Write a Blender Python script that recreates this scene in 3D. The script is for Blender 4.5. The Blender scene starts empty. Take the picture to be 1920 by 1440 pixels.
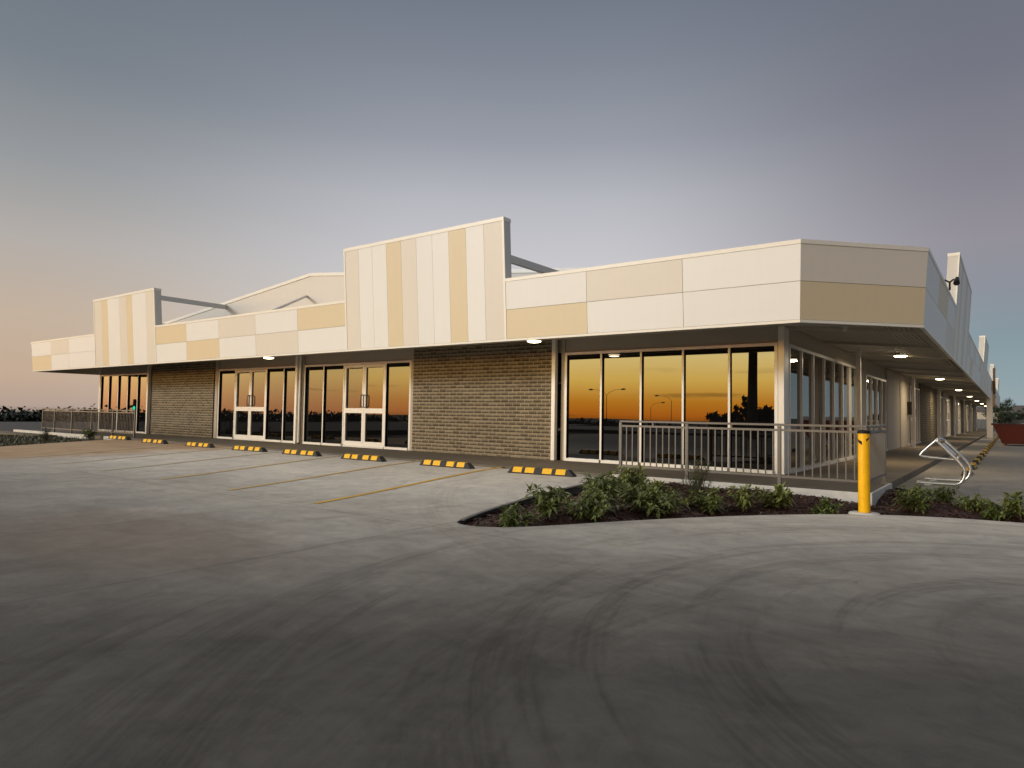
import bpy, bmesh, math, random
from mathutils import Vector, Matrix, geometry
random.seed(7)
C = bpy.context.scene.collection
R = math.radians
UP = Vector((0, 0, 1))

# ------------------------------------------------------------------ materials
def sm(a, b, t):
    t = min(1.0, max(0.0, (t - a) / (b - a)))
    return t * t * (3 - 2 * t)

def newmat(name):
    m = bpy.data.materials.new(name); m.use_nodes = True
    nt = m.node_tree
    return m, nt, nt.nodes['Principled BSDF']

def L(nt, a, b): nt.links.new(a, b)

def nd(nt, t, **k):
    n = nt.nodes.new(t)
    for a, b in k.items(): setattr(n, a, b)
    return n

def ramp(nt, fac, stops, interp='LINEAR'):
    r = nd(nt, 'ShaderNodeValToRGB'); cr = r.color_ramp; cr.interpolation = interp
    while len(cr.elements) > 1: cr.elements.remove(cr.elements[-1])
    for i, (p, c) in enumerate(stops):
        e = cr.elements[0] if i == 0 else cr.elements.new(p)
        e.position = p; e.color = (c[0], c[1], c[2], 1)
    if fac is not None: L(nt, fac, r.inputs[0])
    return r.outputs[0]

def mth(nt, op, a, b=None, c=None, clamp=False):
    n = nd(nt, 'ShaderNodeMath', operation=op, use_clamp=clamp)
    for i, v in enumerate((a, b, c)):
        if v is None: continue
        if isinstance(v, (int, float)): n.inputs[i].default_value = v
        else: L(nt, v, n.inputs[i])
    return n.outputs[0]

def mixc(nt, f, a, b, mode='MIX'):
    n = nd(nt, 'ShaderNodeMix', data_type='RGBA', blend_type=mode)
    for s, v in ((0, f), (6, a), (7, b)):
        if isinstance(v, (int, float)): n.inputs[s].default_value = v
        elif isinstance(v, tuple): n.inputs[s].default_value = (v[0], v[1], v[2], 1)
        else: L(nt, v, n.inputs[s])
    return n.outputs[2]

def maprange(nt, v, a, b, c=0.0, d=1.0, smooth=False):
    n = nd(nt, 'ShaderNodeMapRange')
    if smooth: n.interpolation_type = 'SMOOTHSTEP'
    n.inputs[1].default_value = a; n.inputs[2].default_value = b
    n.inputs[3].default_value = c; n.inputs[4].default_value = d
    L(nt, v, n.inputs[0]); return n.outputs[0]

def noise(nt, vec, scale, detail=4, rough=0.55, dist=0.0):
    n = nd(nt, 'ShaderNodeTexNoise')
    n.inputs['Scale'].default_value = scale; n.inputs['Detail'].default_value = detail
    n.inputs['Roughness'].default_value = rough; n.inputs['Distortion'].default_value = dist
    if vec is not None: L(nt, vec, n.inputs['Vector'])
    return n.outputs[0]

def geo_pos(nt): return nd(nt, 'ShaderNodeNewGeometry').outputs['Position']

def scaled(nt, vec, s):
    n = nd(nt, 'ShaderNodeVectorMath', operation='MULTIPLY'); L(nt, vec, n.inputs[0]); n.inputs[1].default_value = s
    return n.outputs[0]

def bump(nt, b, h, strength, dist=0.01):
    n = nd(nt, 'ShaderNodeBump'); n.inputs['Strength'].default_value = strength
    n.inputs['Distance'].default_value = dist
    L(nt, h, n.inputs['Height']); L(nt, n.outputs[0], b.inputs['Normal'])

def flat(name, col, rough=0.5, metal=0.0, var=0.08, vs=3.0, bmp=0.0, spec=0.5):
    """plain surface with a little uneven tone so it never reads as perfectly flat"""
    m, nt, b = newmat(name)
    p = geo_pos(nt)
    n1 = noise(nt, p, vs, 5); n2 = noise(nt, p, vs * 14, 3)
    f = mth(nt, 'ADD', mth(nt, 'MULTIPLY', n1, 0.7), mth(nt, 'MULTIPLY', n2, 0.3))
    lo = tuple(c * (1 - var) for c in col); hi = tuple(min(1, c * (1 + var)) for c in col)
    L(nt, ramp(nt, f, [(0.3, lo), (0.7, hi)]), b.inputs['Base Color'])
    b.inputs['Metallic'].default_value = metal
    b.inputs['Specular IOR Level'].default_value = spec
    L(nt, maprange(nt, n1, 0.3, 0.7, rough * 0.88, min(1, rough * 1.12)), b.inputs['Roughness'])
    if bmp: bump(nt, b, n2, bmp, 0.004)
    return m

def emis(name, col, s):
    m, nt, b = newmat(name)
    b.inputs['Base Color'].default_value = (*col, 1)
    b.inputs['Emission Color'].default_value = (*col, 1); b.inputs['Emission Strength'].default_value = s
    return m

M = {}
def cladding(name, col):
    m, nt, b = newmat(name)
    p = geo_pos(nt)
    tc = nd(nt, 'ShaderNodeObjectInfo').outputs['Random']
    n1 = noise(nt, p, 0.9, 5); n2 = noise(nt, p, 40, 2)
    # faint rain streaks run down the face
    st = noise(nt, scaled(nt, p, (7.0, 7.0, 0.35)), 1.6, 4)
    f = mth(nt, 'ADD', mth(nt, 'MULTIPLY', n1, 0.5), mth(nt, 'MULTIPLY', st, 0.5))
    c = ramp(nt, f, [(0.32, tuple(v * 0.975 for v in col)), (0.62, col)])
    c = mixc(nt, maprange(nt, tc, 0, 1, 0.0, 0.05), c, (0.3, 0.3, 0.3))
    L(nt, c, b.inputs['Base Color'])
    b.inputs['Roughness'].default_value = 0.42; b.inputs['Specular IOR Level'].default_value = 0.35
    bump(nt, b, n1, 0.06, 0.05)
    return m
M['white'] = cladding('panel_white', (0.79, 0.80, 0.775))
M['greige'] = cladding('panel_greige', (0.715, 0.68, 0.60))
M['tan'] = cladding('panel_tan', (0.70, 0.60, 0.405))
M['gable'] = cladding('gable_cream', (0.72, 0.68, 0.61))
M['cap'] = flat('capping_cream', (0.81, 0.79, 0.71), 0.4, var=0.03)
M['joint'] = flat('joint_sealant', (0.36, 0.33, 0.28), 0.7, var=0.05)  # backing tone that shows in the gaps between panels
M['render'] = flat('wall_render', (0.47, 0.415, 0.335), 0.75, var=0.06, vs=1.2, bmp=0.2)
M['soffit'] = flat('soffit_steel', (0.50, 0.46, 0.38), 0.42, var=0.06)
M['frame'] = flat('window_aluminium', (0.84, 0.81, 0.74), 0.32, var=0.04)
M['frame_dark'] = flat('handle_bronze', (0.13, 0.10, 0.08), 0.35, metal=0.7)
M['parapet_back'] = flat('parapet_steel', (0.62, 0.60, 0.55), 0.5, var=0.04)
M['rail'] = flat('rail_powdercoat', (0.135, 0.122, 0.108), 0.38, var=0.07, spec=0.5)
M['galv'] = flat('galvanised_tube', (0.62, 0.63, 0.62), 0.3, metal=0.85, var=0.1, vs=20)
M['roof'] = flat('roof_steel', (0.45, 0.46, 0.46), 0.45, metal=0.3)
M['black'] = flat('black_plastic', (0.010, 0.010, 0.010), 0.6, spec=0.25)
M['rubber'] = flat('black_rubber', (0.035, 0.033, 0.032), 0.75, var=0.3, vs=30, bmp=0.5)
M['yellow'] = flat('yellow_reflector', (0.93, 0.50, 0.004), 0.5, var=0.16, vs=22, spec=0.25)
M['bollard'] = flat('bollard_yellow', (0.95, 0.49, 0.003), 0.38, var=0.10, vs=9, spec=0.3)
M['kerb'] = flat('kerb_concrete', (0.62, 0.59, 0.52), 0.8, var=0.16, vs=6, bmp=0.4)
M['darkkerb'] = flat('dark_kerb_concrete', (0.15, 0.138, 0.12), 0.8, var=0.25, vs=8, bmp=0.5)  # darker concrete for the bed's inner faces and lip
M['red'] = flat('skip_red', (0.15, 0.004, 0.005), 0.4, var=0.25, vs=3)
M['reddark'] = flat('skip_rim', (0.10, 0.010, 0.012), 0.45, var=0.2)
M['carwhite'] = flat('car_white', (0.78, 0.78, 0.78), 0.2, var=0.02)
M['tyre'] = flat('car_tyre', (0.02, 0.02, 0.02), 0.8)
M['bark'] = flat('bark', (0.11, 0.085, 0.06), 0.9, var=0.35, vs=12, bmp=0.8)
M['timber'] = flat('pole_timber', (0.10, 0.075, 0.05), 0.85, var=0.3, vs=9, bmp=0.6)
M['signtan'] = flat('sign_tan', (0.50, 0.35, 0.18), 0.5)
M['signbrown'] = flat('sign_brown', (0.07, 0.035, 0.022), 0.45)
M['lens'] = emis('lamp_lens', (1.0, 0.80, 0.50), 9.0)
M['unlit'] = flat('sensor_white', (0.7, 0.7, 0.66), 0.4)
M['green'] = emis('traffic_green', (0.0, 0.9, 0.45), 6.0)
M['housebrick'] = flat('house_wall', (0.30, 0.16, 0.11), 0.85)
M['houseroof'] = flat('house_roof', (0.10, 0.085, 0.075), 0.8, var=0.2)
M['fencegrey'] = flat('fence_grey', (0.16, 0.16, 0.15), 0.8, var=0.2)
M['pot'] = flat('timber_sleeper', (0.2, 0.15, 0.1), 0.8)

def leafmat(name, a, b_):
    m, nt, b = newmat(name)
    p = geo_pos(nt)
    f = noise(nt, p, 23, 3)
    rnd = nd(nt, 'ShaderNodeObjectInfo').outputs['Random']
    f2 = mth(nt, 'ADD', mth(nt, 'MULTIPLY', f, 0.8), mth(nt, 'MULTIPLY', rnd, 0.2))
    L(nt, ramp(nt, f2, [(0.3, a), (0.7, b_)]), b.inputs['Base Color'])
    b.inputs['Roughness'].default_value = 0.42
    b.inputs['Specular IOR Level'].default_value = 0.4
    return m
M['leaf'] = leafmat('shrub_leaf', (0.06, 0.095, 0.020), (0.25, 0.27, 0.075))
M['leaf_fine'] = leafmat('fine_leaf', (0.04, 0.06, 0.018), (0.11, 0.12, 0.04))
M['treeleaf'] = leafmat('tree_leaf', (0.012, 0.022, 0.010), (0.05, 0.07, 0.026))
M['farleaf'] = leafmat('far_leaf', (0.004, 0.007, 0.003), (0.016, 0.021, 0.009))

# glass: dark tinted and coated, so it throws the sky back
def glassmat():
    m, nt, b = newmat('tinted_glass')
    b.inputs['Base Color'].default_value = (0.004, 0.004, 0.004, 1)
    b.inputs['Roughness'].default_value = 0.0
    b.inputs['IOR'].default_value = 1.62
    p = geo_pos(nt)
    n = noise(nt, p, 0.55, 1)
    bump(nt, b, n, 0.012, 0.12)
    return m
M['glass'] = glassmat()

def brickmat():
    m, nt, b = newmat('brick')
    geo = nd(nt, 'ShaderNodeNewGeometry')
    sep = nd(nt, 'ShaderNodeSeparateXYZ'); L(nt, geo.outputs['Position'], sep.inputs[0])
    u = mth(nt, 'ADD', sep.outputs[0], sep.outputs[1])
    cmb = nd(nt, 'ShaderNodeCombineXYZ'); L(nt, u, cmb.inputs[0]); L(nt, sep.outputs[2], cmb.inputs[1])
    # wobble keeps the courses from being ruler straight
    wob = nd(nt, 'ShaderNodeTexNoise'); wob.inputs['Scale'].default_value = 9
    L(nt, cmb.outputs[0], wob.inputs['Vector'])
    wv = nd(nt, 'ShaderNodeVectorMath', operation='MULTIPLY_ADD')
    L(nt, wob.outputs['Color'], wv.inputs[0]); wv.inputs[1].default_value = (0.006, 0.005, 0); L(nt, cmb.outputs[0], wv.inputs[2])
    t = nd(nt, 'ShaderNodeTexBrick')
    L(nt, wv.outputs[0], t.inputs['Vector'])
    t.inputs['Scale'].default_value = 1.0
    t.inputs['Brick Width'].default_value = 0.24; t.inputs['Row Height'].default_value = 0.090
    t.inputs['Mortar Size'].default_value = 0.0095; t.inputs['Mortar Smooth'].default_value = 0.25
    t.inputs['Bias'].default_value = -0.15
    t.inputs['Color1'].default_value = (0.29, 0.25, 0.175, 1); t.inputs['Color2'].default_value = (0.125, 0.102, 0.066, 1)
    t.inputs['Mortar'].default_value = (0.40, 0.345, 0.245, 1)
    # rock-faced brick: shadow under each face painted in as a dark lower half
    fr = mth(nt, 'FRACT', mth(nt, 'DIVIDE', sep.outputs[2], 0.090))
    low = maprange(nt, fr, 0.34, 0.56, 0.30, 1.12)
    n1 = noise(nt, scaled(nt, cmb.outputs[0], (1, 2.4, 1)), 26, 5, 0.65)
    n2 = noise(nt, cmb.outputs[0], 1.3, 3)
    c = mixc(nt, 1.0, t.outputs['Color'], ramp(nt, n1, [(0.3, (0.55, 0.5, 0.45)), (0.66, (1.25, 1.2, 1.12))]), 'MULTIPLY')
    c = mixc(nt, maprange(nt, n2, 0.3, 0.7, 0.0, 0.22), c, (0.13, 0.10, 0.06))
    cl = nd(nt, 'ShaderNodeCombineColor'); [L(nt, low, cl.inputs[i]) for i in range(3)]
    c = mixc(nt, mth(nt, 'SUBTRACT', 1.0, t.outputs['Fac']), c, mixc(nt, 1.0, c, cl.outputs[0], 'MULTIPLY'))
    L(nt, c, b.inputs['Base Color']); b.inputs['Roughness'].default_value = 0.85
    h = mth(nt, 'ADD', mth(nt, 'MULTIPLY', mth(nt, 'SUBTRACT', 1.0, t.outputs['Fac']), 1.0), mth(nt, 'MULTIPLY', n1, 0.8))
    bump(nt, b, h, 0.9, 0.009)
    return m
M['brick'] = brickmat()

def concretemat(name, base, lane_and_shade=False):
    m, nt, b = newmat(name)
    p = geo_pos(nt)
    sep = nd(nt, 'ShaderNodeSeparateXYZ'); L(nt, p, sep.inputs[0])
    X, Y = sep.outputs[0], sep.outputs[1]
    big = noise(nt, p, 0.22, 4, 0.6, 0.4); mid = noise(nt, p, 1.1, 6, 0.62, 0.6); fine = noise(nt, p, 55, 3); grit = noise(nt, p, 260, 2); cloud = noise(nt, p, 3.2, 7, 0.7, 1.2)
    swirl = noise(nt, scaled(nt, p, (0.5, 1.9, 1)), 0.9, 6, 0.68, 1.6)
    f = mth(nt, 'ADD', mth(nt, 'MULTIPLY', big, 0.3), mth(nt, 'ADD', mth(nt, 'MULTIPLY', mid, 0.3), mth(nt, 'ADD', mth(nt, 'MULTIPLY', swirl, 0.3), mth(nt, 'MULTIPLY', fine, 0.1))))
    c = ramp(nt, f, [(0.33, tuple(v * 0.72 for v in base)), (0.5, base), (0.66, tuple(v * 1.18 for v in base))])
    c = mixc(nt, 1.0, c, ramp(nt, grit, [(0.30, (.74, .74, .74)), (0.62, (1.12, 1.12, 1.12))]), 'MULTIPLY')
    c = mixc(nt, 1.0, c, ramp(nt, cloud, [(0.34, (.85, .85, .86)), (0.6, (1.07, 1.065, 1.05))]), 'MULTIPLY')
    hgt = mth(nt, 'ADD', mth(nt, 'MULTIPLY', fine, 0.5), mth(nt, 'MULTIPLY', mid, 0.5))
    if lane_and_shade:
        # vignette shade painted into the albedo: concrete darkens towards the foreground
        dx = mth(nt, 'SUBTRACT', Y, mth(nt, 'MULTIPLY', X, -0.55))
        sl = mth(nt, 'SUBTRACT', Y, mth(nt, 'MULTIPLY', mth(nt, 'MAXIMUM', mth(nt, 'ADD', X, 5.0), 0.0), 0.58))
        fore_shade = maprange(nt, mth(nt, 'ADD', sl, mth(nt, 'MULTIPLY', mth(nt, 'SUBTRACT', mid, .5), 2.0)), 0.9, 8.0, 1.0, 0.0)
        c = mixc(nt, mth(nt, 'MULTIPLY', fore_shade, 0.95), c, mixc(nt, 1.0, c, (0.115, 0.117, 0.122), 'MULTIPLY'))
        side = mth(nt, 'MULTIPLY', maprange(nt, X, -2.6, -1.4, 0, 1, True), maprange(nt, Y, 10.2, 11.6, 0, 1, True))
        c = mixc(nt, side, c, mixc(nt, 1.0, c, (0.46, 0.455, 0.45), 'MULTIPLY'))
        # tyre marks sweeping round the garden island
        def arcs(cx, cy, r0, r1, fr, strength, seed, col):
            ax = mth(nt, 'SUBTRACT', X, cx); ay = mth(nt, 'SUBTRACT', Y, cy)
            r = mth(nt, 'SQRT', mth(nt, 'ADD', mth(nt, 'MULTIPLY', ax, ax), mth(nt, 'MULTIPLY', ay, ay)))
            th = mth(nt, 'ARCTAN2', ay, mth(nt, 'MULTIPLY', ax, -1.0))
            v = nd(nt, 'ShaderNodeCombineXYZ')
            L(nt, mth(nt, 'MULTIPLY', r, fr), v.inputs[0]); L(nt, mth(nt, 'MULTIPLY', th, 0.55), v.inputs[1]); v.inputs[2].default_value = seed
            w = noise(nt, v.outputs[0], 1.0, 5, 0.62, 0.25)
            v2 = nd(nt, 'ShaderNodeCombineXYZ')
            L(nt, mth(nt, 'MULTIPLY', r, fr * 13), v2.inputs[0]); L(nt, mth(nt, 'MULTIPLY', th, 4.0), v2.inputs[1]); v2.inputs[2].default_value = seed
            w2 = noise(nt, v2.outputs[0], 1.0, 3, 0.6)
            k = mth(nt, 'MULTIPLY', maprange(nt, mth(nt, 'ADD', w, mth(nt, 'MULTIPLY', mth(nt, 'SUBTRACT', mid, .5), .22)), 0.50, 0.60, 0, 1, True), maprange(nt, w2, 0.36, 0.60, 0.25, 1.0))
            e = mth(nt, 'MULTIPLY', maprange(nt, r, r0, r0 + 0.6, 0, 1, True), maprange(nt, r, r1 - 1.6, r1, 1, 0, True))
            return mixc(nt, mth(nt, 'MULTIPLY', mth(nt, 'MULTIPLY', k, e), strength), c, mixc(nt, 1.0, c, col, 'MULTIPLY'))
        c = arcs(1.2, 4.6, 1.2, 7.0, 2.3, 0.50, 3.1, (0.50, 0.48, 0.46))
        c = arcs(1.6, 3.2, 2.2, 9.0, 1.6, 0.42, 8.4, (0.55, 0.53, 0.51))
        c = arcs(4.5, -5.0, 6.0, 16.0, 1.1, 0.22, 5.7, (0.62, 0.60, 0.57))
        c = arcs(0.3, 12.5, 5.5, 10.5, 1.9, 0.35, 1.7, (0.70, 0.68, 0.66))
        # clay washed over the far left corner
        sx = mth(nt, 'ADD', X, mth(nt, 'MULTIPLY', mid, 1.6)); sy = Y
        e1 = maprange(nt, mth(nt, 'ADD', sx, mth(nt, 'MULTIPLY', sy, -0.12)), -18.6, -16.6, 1, 0, True)
        c = mixc(nt, mth(nt, 'MULTIPLY', e1, 0.85), c, ramp(nt, mid, [(0.3, (0.36, 0.22, 0.11)), (0.7, (0.50, 0.33, 0.18))]))
        # brown stain patch mid left
        px = mth(nt, 'SUBTRACT', X, -6.6); py = mth(nt, 'SUBTRACT', Y, 2.9)
        d = mth(nt, 'ADD', mth(nt, 'MULTIPLY', mth(nt, 'MULTIPLY', px, px), 0.25), mth(nt, 'MULTIPLY', mth(nt, 'MULTIPLY', py, py), 0.9))
        e2 = mth(nt, 'MULTIPLY', maprange(nt, mth(nt, 'ADD', d, mth(nt, 'MULTIPLY', swirl, 2.2)), 0.8, 3.0, 1, 0, True), 0.40)
        c = mixc(nt, e2, c, (0.17, 0.105, 0.065))
        # sawn joints, a few millimetres wide, dirt filled
        jx = mth(nt, 'ABSOLUTE', mth(nt, 'SUBTRACT', mth(nt, 'FRACT', mth(nt, 'DIVIDE', mth(nt, 'ADD', X, 2.35 + 250 + 1.25), 2.5)), 0.5))
        jy = mth(nt, 'ABSOLUTE', mth(nt, 'SUBTRACT', mth(nt, 'FRACT', mth(nt, 'DIVIDE', mth(nt, 'ADD', Y, -5.55 + 250 + 2.6), 5.2)), 0.5))
        jj = mth(nt, 'MINIMUM', mth(nt, 'MULTIPLY', jx, 2.5), mth(nt, 'MULTIPLY', jy, 5.2))
        jm = maprange(nt, jj, 0.004, 0.014, 1, 0, True)
        c = mixc(nt, mth(nt, 'MULTIPLY', mth(nt, 'MULTIPLY', jm, maprange(nt, X, -3.6, -3.5, 1, 0)), 0.42), c, (0.05, 0.045, 0.04))
        # small dark spots
        vor = nd(nt, 'ShaderNodeTexVoronoi'); vor.inputs['Scale'].default_value = 1.7; L(nt, p, vor.inputs['Vector'])
        sp = maprange(nt, mth(nt, 'ADD', vor.outputs['Distance'], mth(nt, 'MULTIPLY', fine, 0.05)), 0.035, 0.06, 0.7, 0)
        c = mixc(nt, sp, c, (0.06, 0.05, 0.045))
    L(nt, c, b.inputs['Base Color'])
    L(nt, maprange(nt, mid, 0.3, 0.7, 0.74, 0.88), b.inputs['Roughness'])
    b.inputs['Specular IOR Level'].default_value = 0.22
    bump(nt, b, hgt, 0.25, 0.004)
    return m
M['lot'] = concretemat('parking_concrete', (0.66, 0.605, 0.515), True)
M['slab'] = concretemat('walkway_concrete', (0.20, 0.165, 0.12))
M['asphalt'] = flat('asphalt', (0.042, 0.038, 0.036), 0.85, var=0.25, vs=2, bmp=0.5)
M['paint'] = flat('line_paint', (0.70, 0.40, 0.03), 0.6, var=0.3, vs=14)
M['paintworn'] = flat('worn_line_paint', (0.60, 0.40, 0.12), 0.7, var=0.3, vs=9)
M['paintfaint'] = flat('faint_line_paint', (0.56, 0.44, 0.25), 0.75, var=0.22, vs=9)
M['grassbase'] = flat('dry_ground', (0.032, 0.032, 0.016), 0.95, var=0.4, vs=0.8, bmp=0.5)
M['mulch'] = flat('mulch', (0.038, 0.015, 0.009), 0.95, var=0.6, vs=14, bmp=1.0)
M['chips'] = leafmat('bark_chip', (0.020, 0.008, 0.004), (0.105, 0.036, 0.014))
M['grass'] = leafmat('grass_blade', (0.022, 0.028, 0.008), (0.075, 0.07, 0.022))

# ------------------------------------------------------------------ mesh helpers
class MB:
    def __init__(s): s.v = []; s.f = []; s.m = []; s.smooth = set()
    def add(s, vs, fs, mi=0, smooth=False):
        o = len(s.v); s.v += [tuple(v) for v in vs]
        for f in fs:
            if smooth: s.smooth.add(len(s.f))
            s.f.append(tuple(i + o for i in f)); s.m.append(mi)
    def box(s, a, b, mi=0):
        x0, y0, z0 = a; x1, y1, z1 = b
        x0, x1 = min(x0, x1), max(x0, x1); y0, y1 = min(y0, y1), max(y0, y1); z0, z1 = min(z0, z1), max(z0, z1)
        s.add([(x0, y0, z0), (x1, y0, z0), (x1, y1, z0), (x0, y1, z0), (x0, y0, z1), (x1, y0, z1), (x1, y1, z1), (x0, y1, z1)],
              [(0, 3, 2, 1), (4, 5, 6, 7), (0, 1, 5, 4), (1, 2, 6, 5), (2, 3, 7, 6), (3, 0, 4, 7)], mi)
    def hexa(s, front, back, mi=0):
        """front 4 pts ccw seen from outside, back the same order"""
        s.add(list(front) + list(back), [(0, 1, 2, 3), (7, 6, 5, 4), (0, 4, 5, 1), (1, 5, 6, 2), (2, 6, 7, 3), (3, 7, 4, 0)], mi)
    def bar(s, p, q, w, h, mi=0):
        p = Vector(p); q = Vector(q); d = (q - p).normalized()
        side = d.cross(UP)
        if side.length < 1e-4: side = Vector((1, 0, 0))
        side.normalize(); up = side.cross(d).normalized()
        a = side * w / 2; b = up * h / 2
        s.hexa([p - a - b, p + a - b, p + a + b, p - a + b], [q - a - b, q + a - b, q + a + b, q - a + b], mi)
    def tube(s, pts, r, n=10, mi=0, cap=True):
        pts = [Vector(p) for p in pts]; rs = r if isinstance(r, (list, tuple)) else [r] * len(pts)
        rings = []; ref = None
        for i, p in enumerate(pts):
            t = (pts[min(i + 1, len(pts) - 1)] - pts[max(i - 1, 0)]).normalized()
            if ref is None:
                ref = t.cross(Vector((0.3, 0.9, 0.2)))
                if ref.length < 0.1: ref = t.cross(Vector((1, 0, 0)))
            ref = (ref - t * ref.dot(t)).normalized(); bi = t.cross(ref)
            rings.append([p + (ref * math.cos(2 * math.pi * k / n) + bi * math.sin(2 * math.pi * k / n)) * rs[i] for k in range(n)])
        vs = [v for rg in rings for v in rg]; fs = []
        for i in range(len(pts) - 1):
            for k in range(n):
                a = i * n + k; b = i * n + (k + 1) % n
                fs.append((a, b, b + n, a + n))
        s.add(vs, fs, mi, True)
        if cap:
            s.add(rings[0], [tuple(range(n - 1, -1, -1))], mi); s.add(rings[-1], [tuple(range(n))], mi)
    def lathe(s, prof, c, n=24, mi=0):
        vs = [(c[0] + r * math.cos(2 * math.pi * k / n), c[1] + r * math.sin(2 * math.pi * k / n), c[2] + z) for r, z in prof for k in range(n)]
        fs = []
        for i in range(len(prof) - 1):
            for k in range(n):
                a = i * n + k; b = i * n + (k + 1) % n
                fs.append((a, b, b + n, a + n))
        s.add(vs, fs, mi, True)
    def build(s, name, mats, parent=None, loc=None, bevel=0.0):
        me = bpy.data.meshes.new(name)
        if loc is not None:
            l = Vector(loc); vs = [tuple(Vector(v) - l) for v in s.v]
        else: vs = s.v
        me.from_pydata(vs, [], s.f)
        if not isinstance(mats, (list, tuple)): mats = [mats]
        for m in mats: me.materials.append(m)
        me.polygons.foreach_set('material_index', s.m)
        me.polygons.foreach_set('use_smooth', [i in s.smooth for i in range(len(s.f))])
        me.update()
        o = bpy.data.objects.new(name, me); C.objects.link(o)
        if loc is not None: o.location = loc
        if parent: o.parent = parent
        if bevel:
            b = o.modifiers.new('bevel', 'BEVEL'); b.width = bevel; b.segments = 2; b.limit_method = 'ANGLE'; b.angle_limit = R(40)
        return o

def tag(o, label=None, cat=None, group=None, kind=None):
    if label: o['label'] = label
    if cat: o['category'] = cat
    if group: o['group'] = group
    if kind: o['kind'] = kind
    return o
def thing(name, label, cat, loc=(0, 0, 0), rz=0.0, group=None):
    o = bpy.data.objects.new(name, None); C.objects.link(o); o.empty_display_size = 0.2
    o.location = loc; o.rotation_euler = (0, 0, rz)
    return tag(o, label, cat, group)
def dup(root, loc, rz=0.0, label=None, scale=None):
    r = root.copy(); C.objects.link(r); r.location = loc; r.rotation_euler = (0, 0, rz)
    if scale: r.scale = (scale,) * 3
    if label: r['label'] = label
    for ch in list(root.children):
        c = ch.copy(); C.objects.link(c); c.parent = r
        for g in list(ch.children):
            d = g.copy(); C.objects.link(d); d.parent = c
    return r

# ------------------------------------------------------------------ camera
cd = bpy.data.cameras.new('camera'); cam = bpy.data.objects.new('camera', cd); C.objects.link(cam)
cd.sensor_width = 36.0; cd.lens = 1258.74 / 1920 * 36.0; cd.clip_end = 5000; cd.clip_start = 0.05
r_ = (0.80250967, 0.59643025, 0.01578555); u_ = (0.01330582, -0.04434161, 0.99892781); f_ = (-0.59649073, 0.80143919, 0.04352056)
cam.matrix_world = Matrix(((r_[0], u_[0], -f_[0], 0), (r_[1], u_[1], -f_[1], 0), (r_[2], u_[2], -f_[2], 1.185), (0, 0, 0, 1)))
bpy.context.scene.camera = cam

# ------------------------------------------------------------------ ground
def zlot(x, y):
    return 0.10 * sm(5.0, 10.7, y) * sm(-4.9, -5.9, x) * sm(-27.0, -24.0, x)

def smooth_poly(pts, it=2, closed=True):
    for _ in range(it):
        out = []; n = len(pts)
        for i in range(n if closed else n - 1):
            a = pts[i]; b = pts[(i + 1) % n]
            out.append((a[0] * .75 + b[0] * .25, a[1] * .75 + b[1] * .25)); out.append((a[0] * .25 + b[0] * .75, a[1] * .25 + b[1] * .75))
        if not closed: out = [pts[0]] + out + [pts[-1]]
        pts = out
    return pts
front_curve = smooth_poly([(-4.93, 5.75), (-4.82, 5.47), (-4.50, 5.42), (-4.10, 5.72), (-3.41, 7.02), (-2.58, 8.26), (-1.62, 9.30), (-0.79, 9.75), (0.1, 9.93), (1.6, 10.05), (4.0, 10.1)], 3, False)
left_curve = smooth_poly([(-5.55, 10.79), (-5.56, 9.3), (-5.45, 8.0), (-5.24, 6.8), (-5.07, 6.15), (-4.93, 5.75)], 2, False)
back_curve = smooth_poly([(4.0, 10.1), (3.2, 10.9), (1.6, 11.1), (0.12, 11.45), (-0.64, 12.25), (-1.2, 13.0), (-1.64, 13.45)], 2, False)
bed = left_curve[:-1] + front_curve[:-1] + back_curve + [(-1.64, 10.79)]
def inpoly(x, y, P):
    c = False; j = len(P) - 1
    for i in range(len(P)):
        if (P[i][1] > y) != (P[j][1] > y) and x < (P[j][0] - P[i][0]) * (y - P[i][1]) / (P[j][1] - P[i][1]) + P[i][0]: c = not c
        j = i
    return c
SLABY = 10.80
outer = [(-24.9, SLABY), (-23.7, 8.9), (-22.9, 6.6), (-22.2, 3.0), (-21.5, 0), (-19, -14), (40, -14), (40, 112), (-1.645, 112), (-1.645, 13.45)]
outer_full = outer + [(-1.64, 10.79), (-5.55, SLABY)]
pts = []; edges = []
def addloop(P, closed=True):
    o = len(pts)
    for p in P: pts.append(Vector(p))
    n = len(P)
    for i in range(n if closed else n - 1): edges.append((o + i, o + (i + 1) % n))
addloop(outer + [(-1.64, 10.79)] , False)
addloop([(-5.55, SLABY), (-24.9, SLABY)], False)
addloop(bed)
gx = -25.0
while gx < 12:
    gy = -2.0
    while gy < 12:
        if gx < -1.7 or gy < 9: pts.append(Vector((gx + 0.013, gy + 0.017)))
        gy += 0.5
    gx += 0.5
res = geometry.delaunay_2d_cdt(pts, edges, [], 0, 1e-4)
vs, _, fs = res[0], res[1], res[2]
mb = MB(); ok = []
for f in fs:
    cx = sum(vs[i].x for i in f) / len(f); cy = sum(vs[i].y for i in f) / len(f)
    if not inpoly(cx, cy, outer_full) or inpoly(cx, cy, bed): continue
    if cy > SLABY and cx < -1.645: continue
    ok.append(tuple(f))
used = {}
nf = []
for f in ok:
    g = []
    for i in f:
        if i not in used: used[i] = len(used); mb.v.append((vs[i].x, vs[i].y, zlot(vs[i].x, vs[i].y)))
        g.append(used[i])
    a, b, c = (mb.v[g[0]], mb.v[g[1]], mb.v[g[2]])
    if (b[0] - a[0]) * (c[1] - a[1]) - (b[1] - a[1]) * (c[0] - a[0]) < 0: g.reverse()
    nf.append(tuple(g))
mb.f = nf; mb.m = [0] * len(nf)
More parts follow.
